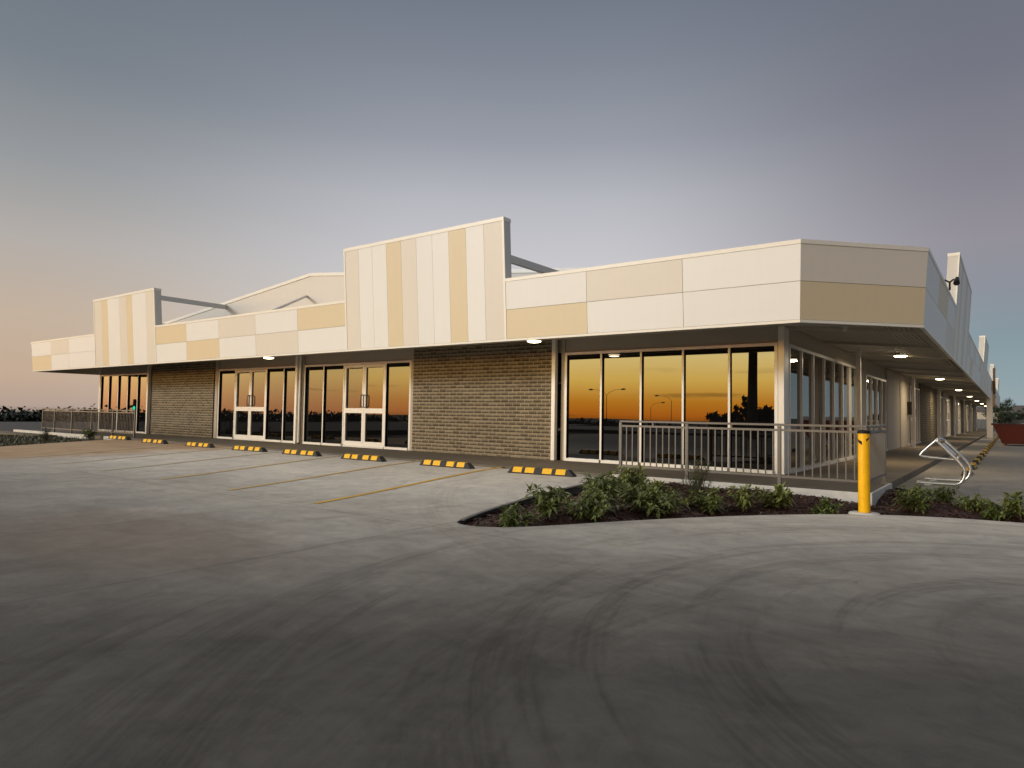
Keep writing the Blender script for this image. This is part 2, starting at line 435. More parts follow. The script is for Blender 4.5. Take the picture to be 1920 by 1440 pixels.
# edge thickness of the paving round the bed
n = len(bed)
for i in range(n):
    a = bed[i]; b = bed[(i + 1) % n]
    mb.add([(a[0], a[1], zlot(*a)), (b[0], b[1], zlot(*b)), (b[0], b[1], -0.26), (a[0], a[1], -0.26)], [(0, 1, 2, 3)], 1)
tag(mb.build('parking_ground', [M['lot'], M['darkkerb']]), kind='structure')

# outer ground, falling away left of and behind the camera
def zter(x, y):
    d = max(-40 - x, 0, -22 - y, x - 60 if y < 60 else 0)
    return -0.28 - 5.5 * sm(0, 70, d) * (1 - sm(20, 60, y) * sm(-60, -20, x))
mb = MB(); xs = [-900, -500, -300, -200, -150, -120, -100, -90, -80, -70, -60, -50, -40, -32, -24.3, -12, 0, 12, 40, 60, 80, 110, 150, 250, 500, 900]
ys = [-900, -500, -300, -200, -140, -110, -90, -75, -60, -48, -35, -22, -10, 0, 10, 30, 60, 90, 120, 160, 220, 320, 500, 900]
for y in ys:
    for x in xs: mb.v.append((x, y, zter(x, y)))
W_ = len(xs)
for j in range(len(ys) - 1):
    for i in range(W_ - 1):
        mb.f.append((j * W_ + i, j * W_ + i + 1, (j + 1) * W_ + i + 1, (j + 1) * W_ + i)); mb.m.append(0)
tag(mb.build('ground', M['grassbase']), kind='structure')

# road left of the building
mb = MB()
rp = [(-31.5, 6.5), (-36.5, 10.0), (-36.5, 60), (-58, 60), (-58, -10), (-45, -40), (-38, -40), (-31, -10)]
mb.add([(x, y, 0.012 if x > -50 else -0.0) for x, y in rp], [tuple(range(len(rp)))])
mb.add([(x, y, -0.3) for x, y in rp] + [(x, y, 0.012 if x > -50 else 0.0) for x, y in rp], [(i, (i + 1) % 8, 8 + (i + 1) % 8, 8 + i) for i in range(8)])
tag(mb.build('road', M['asphalt']), kind='structure')
# street behind the camera, seen in the glass
mb = MB(); mb.box((-60, -34, -0.3), (80, -20, -0.02)); tag(mb.build('street', M['asphalt']), kind='structure')
# grass verge
mb = MB(); vp = [(-31.5, 6.5), (-22.2, 3.0), (-22.9, 6.6), (-23.7, 8.9), (-24.9, 10.74), (-35.2, 10.74), (-36.5, 10)]
mb.add([(x, y, -0.02) for x, y in vp], [tuple(range(len(vp)))]); tag(mb.build('verge_ground', M['grassbase']), kind='structure')
mb = MB()
for _ in range(5200):
    x = random.uniform(-32, -22.3); y = random.uniform(4.5, 10.5)
    if not inpoly(x, y, vp): continue
    h = random.uniform(0.03, 0.10) * (1.8 if random.random() < .06 else 1); a = random.uniform(0, 6.3); w = 0.012
    dx, dy = math.cos(a), math.sin(a); t = random.uniform(-.05, .05)
    mb.add([(x - dx * w, y - dy * w, -0.02), (x + dx * w, y + dy * w, -0.02), (x + t, y + t, h)], [(0, 1, 2)])
tag(mb.build('grass', M['grass']), 'rough olive grass beside the left concrete kerb', 'grass', kind='stuff')

# walkway slabs
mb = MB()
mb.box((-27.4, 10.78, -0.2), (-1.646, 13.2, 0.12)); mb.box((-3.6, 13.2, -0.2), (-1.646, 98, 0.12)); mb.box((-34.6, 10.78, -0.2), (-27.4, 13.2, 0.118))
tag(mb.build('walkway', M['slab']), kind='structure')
mb = MB()
mb.box((-5.75, 10.74, -0.26), (-1.60, 10.779, 0.128)); mb.box((-1.645, 10.779, -0.26), (-1.60, 12.75, 0.128))
o = tag(mb.build('walkway_kerb', M['kerb'], bevel=0.006), kind='structure')
mb = MB(); mb.box((-35.0, 10.60, -0.26), (-27.3, 10.775, 0.135)); mb.box((-26.3, 10.70, -0.26), (-25.2, 10.775, 0.13))
tag(mb.build('far_walkway_kerb', M['kerb'], bevel=0.01), kind='structure')
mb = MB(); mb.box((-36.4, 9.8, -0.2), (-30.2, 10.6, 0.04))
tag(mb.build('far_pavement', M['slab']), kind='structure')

# raised dark kerb lip along the left side of the island
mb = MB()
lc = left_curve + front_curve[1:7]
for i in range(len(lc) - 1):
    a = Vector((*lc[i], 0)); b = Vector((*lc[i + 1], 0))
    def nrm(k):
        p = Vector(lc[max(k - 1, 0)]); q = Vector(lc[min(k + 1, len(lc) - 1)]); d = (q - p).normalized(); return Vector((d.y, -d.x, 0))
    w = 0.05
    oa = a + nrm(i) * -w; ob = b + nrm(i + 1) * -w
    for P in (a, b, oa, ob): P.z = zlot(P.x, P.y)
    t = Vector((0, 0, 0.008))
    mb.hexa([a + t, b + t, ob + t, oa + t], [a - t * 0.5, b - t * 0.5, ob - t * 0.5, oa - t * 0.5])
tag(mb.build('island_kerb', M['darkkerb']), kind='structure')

# mulch in the bed
def bed_d(x, y):
    return min(((x - px) ** 2 + (y - py) ** 2) ** .5 for px, py in bed)
def zbed(x, y):
    d = bed_d(x, y)
    return -0.075 + 0.11 * sm(0.0, 0.9, d) + 0.02 * math.sin(x * 5.1 + y * 2.3) + 0.012 * math.sin(x * 13 - y * 9)
pts = [Vector(p) for p in bed]; edges = [(i, (i + 1) % len(bed)) for i in range(len(bed))]
x = -5.6
while x < 4:
    y = 5.4
    while y < 13.5:
        if inpoly(x, y, bed) and bed_d(x, y) > 0.05: pts.append(Vector((x + random.uniform(-.02, .02), y + random.uniform(-.02, .02))))
        y += 0.13
    x += 0.13
vs, _, fs = geometry.delaunay_2d_cdt(pts, edges, [], 0, 1e-4)[:3]
mb = MB()
mb.v = [(v.x, v.y, zbed(v.x, v.y)) for v in vs]
for f in fs:
    cx = sum(vs[i].x for i in f) / len(f); cy = sum(vs[i].y for i in f) / len(f)
    if inpoly(cx, cy, bed): mb.f.append(tuple(f)); mb.m.append(0)
tag(mb.build('garden_soil', M['mulch']), kind='structure')
mb = MB(); k = 0
while k < 9000:
    x = random.uniform(-5.6, 3.0); y = random.uniform(5.4, 13.4)
    if not inpoly(x, y, bed): continue
    k += 1
    z = zbed(x, y) + random.uniform(0, 0.018); l = random.uniform(0.012, 0.045); w = random.uniform(0.005, 0.014)
    e = Matrix.Rotation(random.uniform(0, 6.3), 3, 'Z') @ Matrix.Rotation(random.uniform(-.6, .6), 3, 'X') @ Matrix.Rotation(random.uniform(-.5, .5), 3, 'Y')
    c = Vector((x, y, z))
    P = [e @ Vector(q) + c for q in ((-l, -w, 0), (l, -w * .6, 0), (l * .8, w, 0), (-l * .9, w * .8, 0))]
    mb.add(P, [(0, 1, 2, 3)])
tag(mb.build('bark_mulch', M['chips']), 'dark red-brown bark mulch covering the garden bed', 'mulch', kind='stuff')

# parking lines
def line(name, a, b, w, label):
    mb = MB(); a = Vector(a); b = Vector(b); d = (b - a).normalized(); s = Vector((-d.y, d.x)) * w / 2; N = 14
    for i in range(N):
        p = a.lerp(b, i / N); q = a.lerp(b, (i + 1) / N)
        c = [p - s, p + s, q + s, q - s]
        mb.add([(v.x, v.y, zlot(v.x, v.y) + 0.006) for v in c], [(3, 2, 1, 0)])
    o = mb.build(name, M[label]); tag(o, kind='structure')
LN = [((-7.09, 5.39), (-8.24, 10.76)), ((-9.14, 5.42), (-10.50, 10.76)), ((-11.28, 5.5), (-12.95, 10.76)), ((-13.5, 5.5), (-15.15, 10.76)), ((-15.7, 5.6), (-17.4, 10.76)), ((-18.0, 5.6), (-19.7, 10.76))]
for k, (a, b) in enumerate(LN): line('bay_line', a, b, 0.09, 'paint' if k == 0 else 'paintworn' if k < 3 else 'paintfaint')

# ------------------------------------------------------------------ building
bld = thing('commercial_building', 'long low commercial building with cream and tan panelled fascia, brick panels and shopfront glazing', 'building', (-18.1, 13.13, 0.12))
BL = Vector(bld.location)
def part(mbx, name, mats, parent=bld, label=None, bevel=0.0):
    # parts keep their geometry in world coordinates; parent inverse undoes the empty's offset
    o = mbx.build(name, mats, bevel=bevel)
    o.parent = parent
    if parent is bld: o.matrix_parent_inverse = Matrix.Translation(-BL)
    if label: o['label'] = label
    return o
WY = 13.13; WX = -3.42; ZT = 2.60; ZB = 0.12; XL = -32.75
def zsof(x, y):
    dc = ((-1.11 - x) * 0.7071 + (y - 12.43) * 0.7071) if True else 0   # distance inside the splayed corner
    dc = (y - 12.43 - (x + 1.11)) * 0.7071
    d = min(-1.11 - x, y - 10.86, max(dc, 0) if dc < 3 else 99)
    return 2.675 + 0.105 * max(0, min(d, 2.5))

# wall pieces (bays); wall 0.2 thick behind the glazing line
mb = MB()
mb.box((XL, WY + 0.02, ZT + 0.003), (WX - .02, WY + 0.22, 3.9))                 # header band over the shopfronts
part(mb, 'header_wall', M['render'])
def brickpanel(a, b):
    mb = MB(); mb.box(a, b); return part(mb, 'brick_wall', M['brick'])
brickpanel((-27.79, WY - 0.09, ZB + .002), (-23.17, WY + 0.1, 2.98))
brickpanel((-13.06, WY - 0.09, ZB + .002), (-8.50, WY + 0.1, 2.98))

def shopfront(axis, plane, a0, a1, muls, doors=(), name='window', top=ZT, sgn=-1, doorz=1.19):
    """axis 'x': runs along x in plane y=plane facing -y.  axis 'y': runs along y in plane x=plane facing +x."""
    def P(s, d, z):                    # s along, d outward
        return (s, plane - d, z) if axis == 'x' else (plane + d, s, z)
    def bx(m, s0, s1, d0, d1, z0, z1, mi=0): m.box(P(s0, d0, z0), P(s1, d1, z1), mi)
    fw = 0.06; DK = axis == 'x'
    def mem(m, s0, s1, z0, z1, shr=.003):
        if DK:
            bx(m, s0, s1, .022, .036, z0, z1, 0); bx(m, s0 + (0 if s1 - s0 > .3 else shr), s1 - (0 if s1 - s0 > .3 else shr), -.05, .0215, z0 + .001, z1 - .001, 1)
        else: bx(m, s0, s1, -.05, .032, z0, z1, 0)
    m = MB()
    mem(m, a0, a0 + fw, ZB + .004, top); mem(m, a1 - fw, a1, ZB + .004, top)
    mem(m, a0 + fw + .001, a1 - fw - .001, top - fw, top - .001)
    segs = []
    edges_ = [a0 + fw] + list(muls) + [a1 - fw]
    for s in muls: mem(m, s - .022, s + .022, ZB + .07, top - fw - .001)
    cells = []
    for i in range(len(edges_) - 1):
        l = edges_[i] + (.024 if i else 0); r = edges_[i + 1] - (.024 if i < len(edges_) - 2 else 0)
        cells.append((l, r, (i in doors)))
    for l, r, dr in cells:
        bx(m, l + .001, r - .001, -.05, .065, ZB + .004, ZB + (.03 if dr else .068))
    fr = part(m, name, [M['frame'], M['black']])
    for l, r, dr in cells:
        if dr: continue
        g = MB(); bx(g, l + .001, r - .001, -.035, -.02, ZB + .06, top - fw - .001)
        o = g.build('pane', M['glass']); o.parent = fr
    for l, r, dr in cells:
        if not dr: continue
        mid = (l + r) / 2
        for s0, s1, hs in ((l + .004, mid - .003, 1), (mid + .003, r - .004, -1)):
            d = MB(); st = .075
            z0, z1 = ZB + .035, top - fw - .006
            bx(d, s0, s0 + st, -.03, .03, z0, z1); bx(d, s1 - st, s1, -.03, .03, z0, z1)
            bx(d, s0 + st, s1 - st, -.03, .03, z1 - .08, z1); bx(d, s0 + st, s1 - st, -.03, .03, z0, z0 + .14)
            bx(d, s0 + st, s1 - st, -.03, .032, doorz - .07, doorz + .07)
            do = part(d, 'door', M['frame'])
            ang = 0.010 * hs
            for za, zb in ((z0 + .14, doorz - .07), (doorz + .07, z1 - .08)):
                dg = MB()
                dg.add([P(s0 + st, -.012 - ang * .5, za), P(s1 - st, -.012 + ang * .5, za), P(s1 - st, -.012 + ang * .5, zb), P(s0 + st, -.012 - ang * .5, zb)],
                       [(0, 1, 2, 3) if axis == 'x' else (0, 1, 2, 3)])
                o = dg.build('pane', M['glass']); o.parent = do
            hd = MB(); hx = (s1 - st / 2) if hs > 0 else (s0 + st / 2)
            bow = -0.16 * hs
            hd.tube([P(hx, .03, doorz + .10), P(hx, .085, doorz + .11), P(hx + bow * .15, .10, doorz + .14), P(hx + bow * .15, .10, doorz + .42), P(hx, .085, doorz + .45), P(hx, .03, doorz + .46)], .016, 8)
            o = hd.build('handle', M['frame_dark']); o.parent = do
    return fr
# four bays of the front
shopfront('x', WY, -32.70, -28.16, [-31.85, -30.95, -30.05, -29.15])
shopfront('x', WY, -22.95, -18.33, [-21.87, -19.98, -19.02], doors=(1,))
shopfront('x', WY, -17.95, -13.20, [-16.98, -16.02, -14.21], doors=(2,))
shopfront('x', WY, -8.24, -3.52, [-7.29, -6.33, -5.39, -4.44])

# pilasters, downpipes and reveals on the front
def pil(x0, x1, proud, z1=3.0, name='pilaster', mat='frame'):
    m = MB(); m.box((x0, WY - proud, ZB + .003), (x1, WY + .06, z1)); part(m, name, M[mat], bevel=0.004)
pil(-23.155, -22.965, .05, 2.94, mat='render'); pil(-18.32, -18.235, .05, 2.94, mat='render'); pil(-18.05, -17.96, .05, 2.94, mat='render')
pil(-13.19, -13.07, .04, 2.94, mat='render'); pil(-8.34, -8.25, .02, 2.94, mat='render'); pil(-28.15, -28.03, .03, 2.94, mat='render')
for x in (-8.44, -18.14, -27.95):
    m = MB(); m.box((x - .055, WY - .20, ZB + .004), (x + .045, WY - .09, 2.93)); part(m, 'column', M['frame'], bevel=0.006)
m = MB(); m.tube([(-18.02, WY - .13, .16), (-18.02, WY - .13, 2.9)], .035, 10); part(m, 'downpipe', M['frame'])
# corner column
m = MB(); m.box((-3.51, WY - .05, ZB + .003), (-3.40, WY + .30, 2.90)); part(m, 'corner_column', M['frame'], bevel=0.006)
m = MB(); m.box((XL - .06, WY - .05, ZB + .003), (XL + .04, WY + .30, 2.94)); part(m, 'corner_column', M['frame'], bevel=0.006)

# side wall, plane x = WX, glazing, render and brick in turn
m = MB(); m.box((WX - .2, WY + .31, ZT + .003), (WX - .015, 97, 3.9)); part(m, 'header_wall', M['render'])
m = MB(); m.box((WX - .15, 20.62, ZB + .003), (WX + .02, 21.9, ZT)); part(m, 'side_wall', M['render'])
shopfront('y', WX, 13.44, 20.60, [14.42, 15.40, 16.45, 17.48, 18.50, 19.55])
shopfront('y', WX, 21.92, 25.84, [22.9, 23.9, 24.9], top=2.50)
m = MB(); m.box((WX - .15, 21.92, 2.502), (WX + .0, 25.84, ZT)); part(m, 'side_wall', M['render'])
m = MB(); m.box((WX - .15, 25.86, ZB + .003), (WX + .05, 31.6, 2.88)); part(m, 'side_wall', M['render'])
y = 31.62
k = 0
pat = [('g', 4.6), ('b', 8.4), ('g', 4.4), ('r', 1.8), ('g', 4.6), ('b', 4.2), ('r', 3.0)]
while y < 92:
    t, w = pat[k % len(pat)]; k += 1
    if t == 'g': shopfront('y', WX, y + .01, y + w - .01, [y + w * .22, y + w * .62, y + w * .8], doors=(1,))
    elif t == 'b': brickpanel((WX - .15, y, ZB + .003), (WX + .06, y + w, 2.88))
    else:
        m = MB(); m.box((WX - .15, y, ZB + .003), (WX + .05, y + w, 2.88)); part(m, 'side_wall', M['render'])
    y += w
m = MB(); m.box((WX - .15, y, ZB + .003), (WX + .05, 97, 2.88)); part(m, 'side_wall', M['render'])

# gable, back, left wall and roof
APX = -18.1; ZA = 5.58; ZE = ZA - 0.1016 * (APX - XL)
GY = 13.36
m = MB()
g = [(XL, 3.0), (WX, 3.0), (WX, ZE), (APX, ZA), (XL, ZE)]
m.add([(x, GY, z) for x, z in g] + [(x, GY + .2, z) for x, z in g], [(0, 1, 2, 3, 4), (9, 8, 7, 6, 5)] + [(i, i + 5, (i + 1) % 5 + 5, (i + 1) % 5) for i in range(5)])
part(m, 'gable_wall', M['gable'])
m = MB()
for a, b in (((XL - .06, ZE), (APX, ZA)), ((APX, ZA), (WX + .06, ZE))):
    q = lambda p, dy, dz: (p[0], GY + dy, p[1] + dz)
    m.hexa([q(a, -.03, -.07), q(b, -.03, -.07), q(b, -.03, .03), q(a, -.03, .03)], [q(a, .24, -.07), q(b, .24, -.07), q(b, .24, .03), q(a, .24, .03)])
part(m, 'gable_capping', M['cap'])
m = MB()
for a, b in (((XL, ZE), (APX, ZA)), ((APX, ZA), (WX, ZE))):
    m.hexa([(a[0], GY + .21, a[1] - .1), (b[0], GY + .21, b[1] - .1), (b[0], GY + .21, b[1] - .02), (a[0], GY + .21, a[1] - .02)],
           [(a[0], 96.9, a[1] - .1), (b[0], 96.9, b[1] - .1), (b[0], 96.9, b[1] - .02), (a[0], 96.9, a[1] - .02)])
part(m, 'roof', M['roof'])
m = MB(); m.box((XL, WY + .3, 0.0), (XL + .2, 96.9, ZE - .12)); m.box((XL + .21, 96.7, 0), (WX - .21, 96.9, ZE - .12)); part(m, 'rear_wall', M['render'])

# soffit: ribbed steel sheet, ribs along y on the side canopy
m = MB(); pitch = 0.076; x0 = WX + .02; cols = []
x = -1.13; 
while x > x0:
    for fx, dz in ((0, 0), (.3, 0), (.5, .042), (.8, .042)):
        cols.append((x - fx * pitch, dz))
    x -= pitch
rowsy = [12.5, 13.0, 13.5, 14.5, 97.0]
base = 0; NR = 0
for xi, dz in cols:
    ys0 = max(10.90, 12.43 + (xi + 1.11) + 0.05)
    ys1 = 13.15
    rr = [ys0 + (ys1 - ys0) * t / 6 for t in range(7)] + [13.6, 14.2, 15.0, 97.0]
    NR = len(rr)
    for yy in rr: m.v.append((xi, yy, zsof(xi, yy) + dz))
for i in range(len(cols) - 1):
    for j in range(NR - 1):
        a = i * NR + j; m.f.append((a, a + 1, a + NR + 1, a + NR)); m.m.append(0)
part(m, 'canopy_soffit', M['soffit'])
# front canopy soffit, ribs along x
m = MB(); y = 10.90; prof = []
while y < WY + .02:
    for fy, dz in ((0, 0), (.3, 0), (.45, .016), (.85, .016)): prof.append((y + fy * pitch, dz))
    y += pitch
prof = [p for p in prof if p[0] < WY + .05]
for yy, dz in prof:
    for xx in (-33.8, -3.42): m.v.append((xx, yy, 2.675 + 0.105 * (yy - 10.86) + dz))
for i in range(len(prof) - 1): m.f.append((2 * i, 2 * i + 1, 2 * i + 3, 2 * i + 2)); m.m.append(0)
part(m, 'canopy_soffit', M['soffit'])
# left return of the canopy
m = MB(); m.add([(-33.8, WY + .05, 2.9), (XL, WY + .05, 2.92), (XL, 60, 2.92), (-33.8, 60, 2.8)], [(0, 1, 2, 3)]); part(m, 'canopy_soffit', M['soffit'])
# rafters across the side canopy
yy = 13.3
while yy < 96:
    m = MB(); m.hexa([(-1.16, yy - .04, 2.64), (-1.16, yy + .04, 2.64), (-1.16, yy + .04, 2.69), (-1.16, yy - .04, 2.69)],
                     [(WX + .05, yy - .04, 2.86), (WX + .05, yy + .04, 2.86), (WX + .05, yy + .04, 2.91), (WX + .05, yy - .04, 2.91)])
    part(m, 'rafter', M['soffit']); yy += 2.88
# canopy posts
for k in range(7):
    yk = 18.1 + 11.35 * k
    m = MB(); m.box((-3.02, yk - .05, ZB + .002), (-2.92, yk + .05, 2.83)); m.box((-3.07, yk - .10, ZB + .001), (-2.87, yk + .10, ZB + .014))
    part(m, 'canopy_post', M['frame'], bevel=0.006)

# fascia
LEAN = 0.068; F0 = 2.65; F1 = 3.92; FT = 5.18; FM = 3.285
poly = [(-33.85, 60.0), (-33.85, 10.86), (-2.59, 10.86), (-1.11, 12.43), (-1.11, 97.0)]
poly = [Vector(p) for p in poly]
segn = []
for i in range(len(poly) - 1):
    d = (poly[i + 1] - poly[i]).normalized(); segn.append(Vector((d.y, -d.x)))
def mitre(i):
    if i == 0: return segn[0]
    if i == len(poly) - 1: return segn[-1]
    a, b = segn[i - 1], segn[i]; return (a + b) / (1 + a.dot(b))
def FP(seg, t, z, off=0.0):
    """point on fascia segment at distance t (metres) from its start; off = outward"""
    a, b = poly[seg], poly[seg + 1]; Ls = (b - a).length
    nrm = segn[seg]
    if t <= 1e-6: nrm = mitre(seg)
    elif t >= Ls - 1e-6: nrm = mitre(seg + 1)
    p = a + (b - a) * (t / Ls) + nrm * (LEAN * (z - F0) + off)
    return Vector((p.x, p.y, z))
SL = [(poly[i + 1] - poly[i]).length for i in range(4)]
def fquad(m, seg, t0, t1, z0, z1, o0, o1, mi=0):
    m.hexa([FP(seg, t0, z0, o1), FP(seg, t1, z0, o1), FP(seg, t1, z1, o1), FP(seg, t0, z1, o1)],
           [FP(seg, t0, z0, o0), FP(seg, t1, z0, o0), FP(seg, t1, z1, o0), FP(seg, t0, z1, o0)], mi)
fas = MB()
for s in range(4): fquad(fas, s, 0, SL[s], F0 + .012, F1 - .01, -.16, -.018)
fascia = part(fas, 'fascia', M['joint'])
def trim(seg, t0, t1, z0, z1, parent, name='capping', o0=-.18, o1=.008):
    m = MB(); fquad(m, seg, t0, t1, z0, z1, o0, o1); o = m.build(name, M['cap']); o.parent = parent; o.matrix_parent_inverse = Matrix.Identity(4); return o
def panel(seg, t0, t1, z0, z1, mat, parent, gap=0.004):
    Ls = SL[seg]
    a = t0 if t0 < 1e-6 else t0 + gap; b = t1 if t1 > Ls - 1e-6 else t1 - gap
    m = MB(); fquad(m, seg, a, b, z0 + gap, z1 - gap, -.016, 0.0)
    o = m.build('cladding_panel', M[mat]); o.parent = parent
    return o
# raised parapets on a segment
def parapet(seg, t0, t1, stripes, beams):
    m = MB(); fquad(m, seg, t0 + .01, t1 - .01, F0 + .012, F0 + .10, -.10, -.02); fquad(m, seg, t0 + .01, t1 - .01, F0 + .101, FT - .03, -.23, -.02)
    p = part(m, 'raised_parapet', M['parapet_back'])
    t = t0 + .05; k = 0; w = (t1 - t0 - .1) / sum(s[1] for s in stripes)
    for col, n_ in stripes:
        panel(seg, t, t + w * n_, F0 + .045, FT - .075, col, p, 0.003); t += w * n_
    trim(seg, t0, t1, FT - .075, FT, p, o0=-.24, o1=.010)
    trim(seg, t0, t0 + .05, F0 + .045, FT - .077, p, 'edge_trim', -.02, .008)
    trim(seg, t1 - .05, t1, F0 + .045, FT - .077, p, 'edge_trim', -.02, .008)
    trim(seg, t0, t1, F0, F0 + .043, p, 'bottom_trim', -.05, .008)
    for (pa, pb) in beams:
        mm = MB(); mm.bar(pa, pb, .10, .15); o = mm.build('brace', M['parapet_back']); o.parent = p
    return p
def T(x): return x + 33.85
parapet(1, T(-27.62), T(-22.90), [('greige', .65), ('tan', .5), ('white', .97), ('greige', .57), ('tan', .43), ('white', 1.03), ('greige', .57)],
        [((-23.05, 10.9, 4.90), (-23.05, 13.34, 4.90)), ((-27.4, 10.9, 4.5), (-27.4, 13.34, 4.5))])
parapet(1, T(-13.22), T(-8.23), [('greige', 1), ('white', 1), ('white', 1), ('tan', 1), ('greige', 1), ('white', 1), ('white', 1), ('tan', 1), ('white', 1), ('greige', 1)],
        [((-8.36, 10.9, 4.40), (-8.36, 13.34, 4.40)), ((-13.1, 10.9, 4.85), (-13.1, 13.34, 4.85))])
m = MB(); m.bar((-16.9, 11.1, 3.95), (-18.3, 13.34, 4.87), .06, .06); part(m, 'brace', M['parapet_back'])
# low fascia panels of the front: (x0, x1, top colour, bottom colour)
front = [(-33.85, -31.80, 'white', 'tan'), (-31.80, -29.98, 'greige', 'white'), (-29.98, -27.62, 'white', 'white'),
         (-22.90, -20.91, 'tan', 'white'), (-20.91, -19.01, 'white', 'tan'), (-19.01, -17.11, 'greige', 'white'), (-17.11, -15.16, 'white', 'greige'), (-15.16, -13.22, 'tan', 'white'),
         (-8.23, -6.34, 'white', 'tan'), (-6.34, -4.46, 'greige', 'white'), (-4.46, -2.59, 'white', 'white')]
for x0_, x1_, ct, cb in front:
    panel(1, T(x0_), T(x1_), FM, F1 - .065, ct, fascia); panel(1, T(x0_), T(x1_), F0 + .045, FM, cb, fascia)
for a, b in ((-33.85, -27.62), (-22.90, -13.22), (-8.23, -2.59)):
    trim(1, T(a), T(b), F1 - .065, F1, fascia); trim(1, T(a), T(b), F0, F0 + .043, fascia, 'bottom_trim', -.05)
# splayed corner
panel(2, 0, SL[2], FM, F1 - .065, 'greige', fascia); panel(2, 0, SL[2], F0 + .045, FM, 'tan', fascia)
trim(2, 0, SL[2], F1 - .065, F1, fascia); trim(2, 0, SL[2], F0, F0 + .043, fascia, 'bottom_trim', -.05)
# side: repeats about every 19.5 m
TS = lambda y: y - 12.43
pary = [(19.0, 24.9), (38.4, 44.2), (57.9, 63.6), (77.3, 83.0)]
for a, b in pary:
    parapet(3, TS(a), TS(b), [('greige', 1), ('white', 1), ('tan', 1), ('white', 2), ('greige', 1), ('tan', 1), ('white', 2), ('greige', 1)], [((-1.2, a + .15, 4.4), (-3.6, a + .15, 4.1))])
lows = [(12.43, 19.0)] + [(pary[i][1], pary[i + 1][0]) for i in range(3)] + [(83.0, 97.0)]
cyc = [('white', 'white'), ('tan', 'white'), ('white', 'greige'), ('greige', 'white'), ('white', 'tan'), ('greige', 'white'), ('white', 'white')]
k = 0
for a, b in lows:
    nseg = max(1, round((b - a) / 1.95)); w = (b - a) / nseg
    if a < 13: nseg = 3; w = (b - a) / 3
    for i in range(nseg):
        ct, cb = cyc[k % 7]; k += 1
        panel(3, TS(a + i * w), TS(a + (i + 1) * w), FM, F1 - .065, ct, fascia); panel(3, TS(a + i * w), TS(a + (i + 1) * w), F0 + .045, FM, cb, fascia)
    trim(3, TS(a), TS(b), F1 - .065, F1, fascia); trim(3, TS(a), TS(b), F0, F0 + .043, fascia, 'bottom_trim', -.05)
# left side
panel(0, 0, SL[0], F0 + .045, F1 - .065, 'white', fascia); trim(0, 0, SL[0], F1 - .065, F1, fascia); trim(0, 0, SL[0], F0, F0 + .043, fascia, 'bottom_trim', -.05)
# canopy deck above the soffit so no sky shows through
m = MB(); m.box((-33.7, 11.05, 3.40), (-3.0, 13.35, 3.44)); m.box((WX, 13.36, 3.40), (-1.3, 96.8, 3.44)); m.box((-33.7, 13.36, 3.40), (XL - .01, 59, 3.44))
m.add([(-2.99, 11.05, 3.44), (-1.3, 12.6, 3.44), (-1.3, 13.35, 3.44), (-2.99, 13.35, 3.44)], [(0, 1, 2, 3)]); part(m, 'canopy_deck', M['roof'])

# black meter box on the end of the rendered wall
t = thing('meter_box', 'black electrical meter box high on the rendered wall under the canopy', 'meter box', (WX + .05, 31.35, 1.38))
m = MB(); m.box((0, -.16, 0), (.20, .16, .52)); m.build('cabinet', M['black'], t, bevel=.01)
m = MB(); m.box((.201, -.14, .02), (.212, .14, .50)); m.build('door', M['black'], t)
m = MB(); m.tube([(.08, .0, .52), (.08, .0, 1.30)], .02, 8); m.tube([(.08, .05, 0), (.08, .05, -1.2)], .02, 8); m.build('conduit', M['frame_dark'], t)

# ------------------------------------------------------------------ canopy lights
def canopy_light(x, y, label, power=22.0):
    z = zsof(x, y) if y > 13 or x > -3.4 else 2.675 + .105 * (y - 10.86)
    t = thing('canopy_light', label, 'light', (x, y, z - .004), group='round lights under the canopy')
    m = MB(); m.lathe([(.0, 0), (.155, 0), (.165, -.012), (.165, -.03), (.145, -.036)], (0, 0, 0), 28); m.build('light_rim', M['unlit'], t)
    m = MB(); m.lathe([(.145, -.034), (.14, -.052), (.11, -.066), (.06, -.073), (0.001, -.075)], (0, 0, 0), 28); m.build('diffuser', M['lens'], t)
    ld = bpy.data.lights.new('lamp', 'AREA'); ld.shape = 'DISK'; ld.size = .24; ld.energy = power; ld.color = (1.0, .80, .52)
    lo = bpy.data.objects.new('lamp', ld); C.objects.link(lo); lo.parent = t; lo.location = (0, 0, -.085)
ords = ['nearest', 'second', 'third', 'fourth', 'fifth', 'sixth', 'seventh']
for k in range(7):
    canopy_light(-2.17, 18.9 + 11.3 * k, '%s lit round light along the side canopy, counting from the corner' % ords[k], 46)
canopy_light(-7.93, 11.40, 'lit round light at the fascia over the right brick panel', 10)
canopy_light(-17.33, 11.40, 'lit round light at the fascia above the left pair of glass doors', 10)
t = thing('motion_sensor', 'small white motion sensor under the splayed canopy corner', 'sensor', (-2.3, 12.75, 2.76))
m = MB(); m.lathe([(0.001, 0), (.035, 0), (.04, -.03), (.03, -.06), (.001, -.07)], (0, 0, 0), 16); m.build('sensor_body', M['unlit'], t)
m = MB(); m.lathe([(.001, .03), (.05, .03), (.05, .0), (.001, .0)], (0, 0, 0), 16); m.build('base', M['unlit'], t)

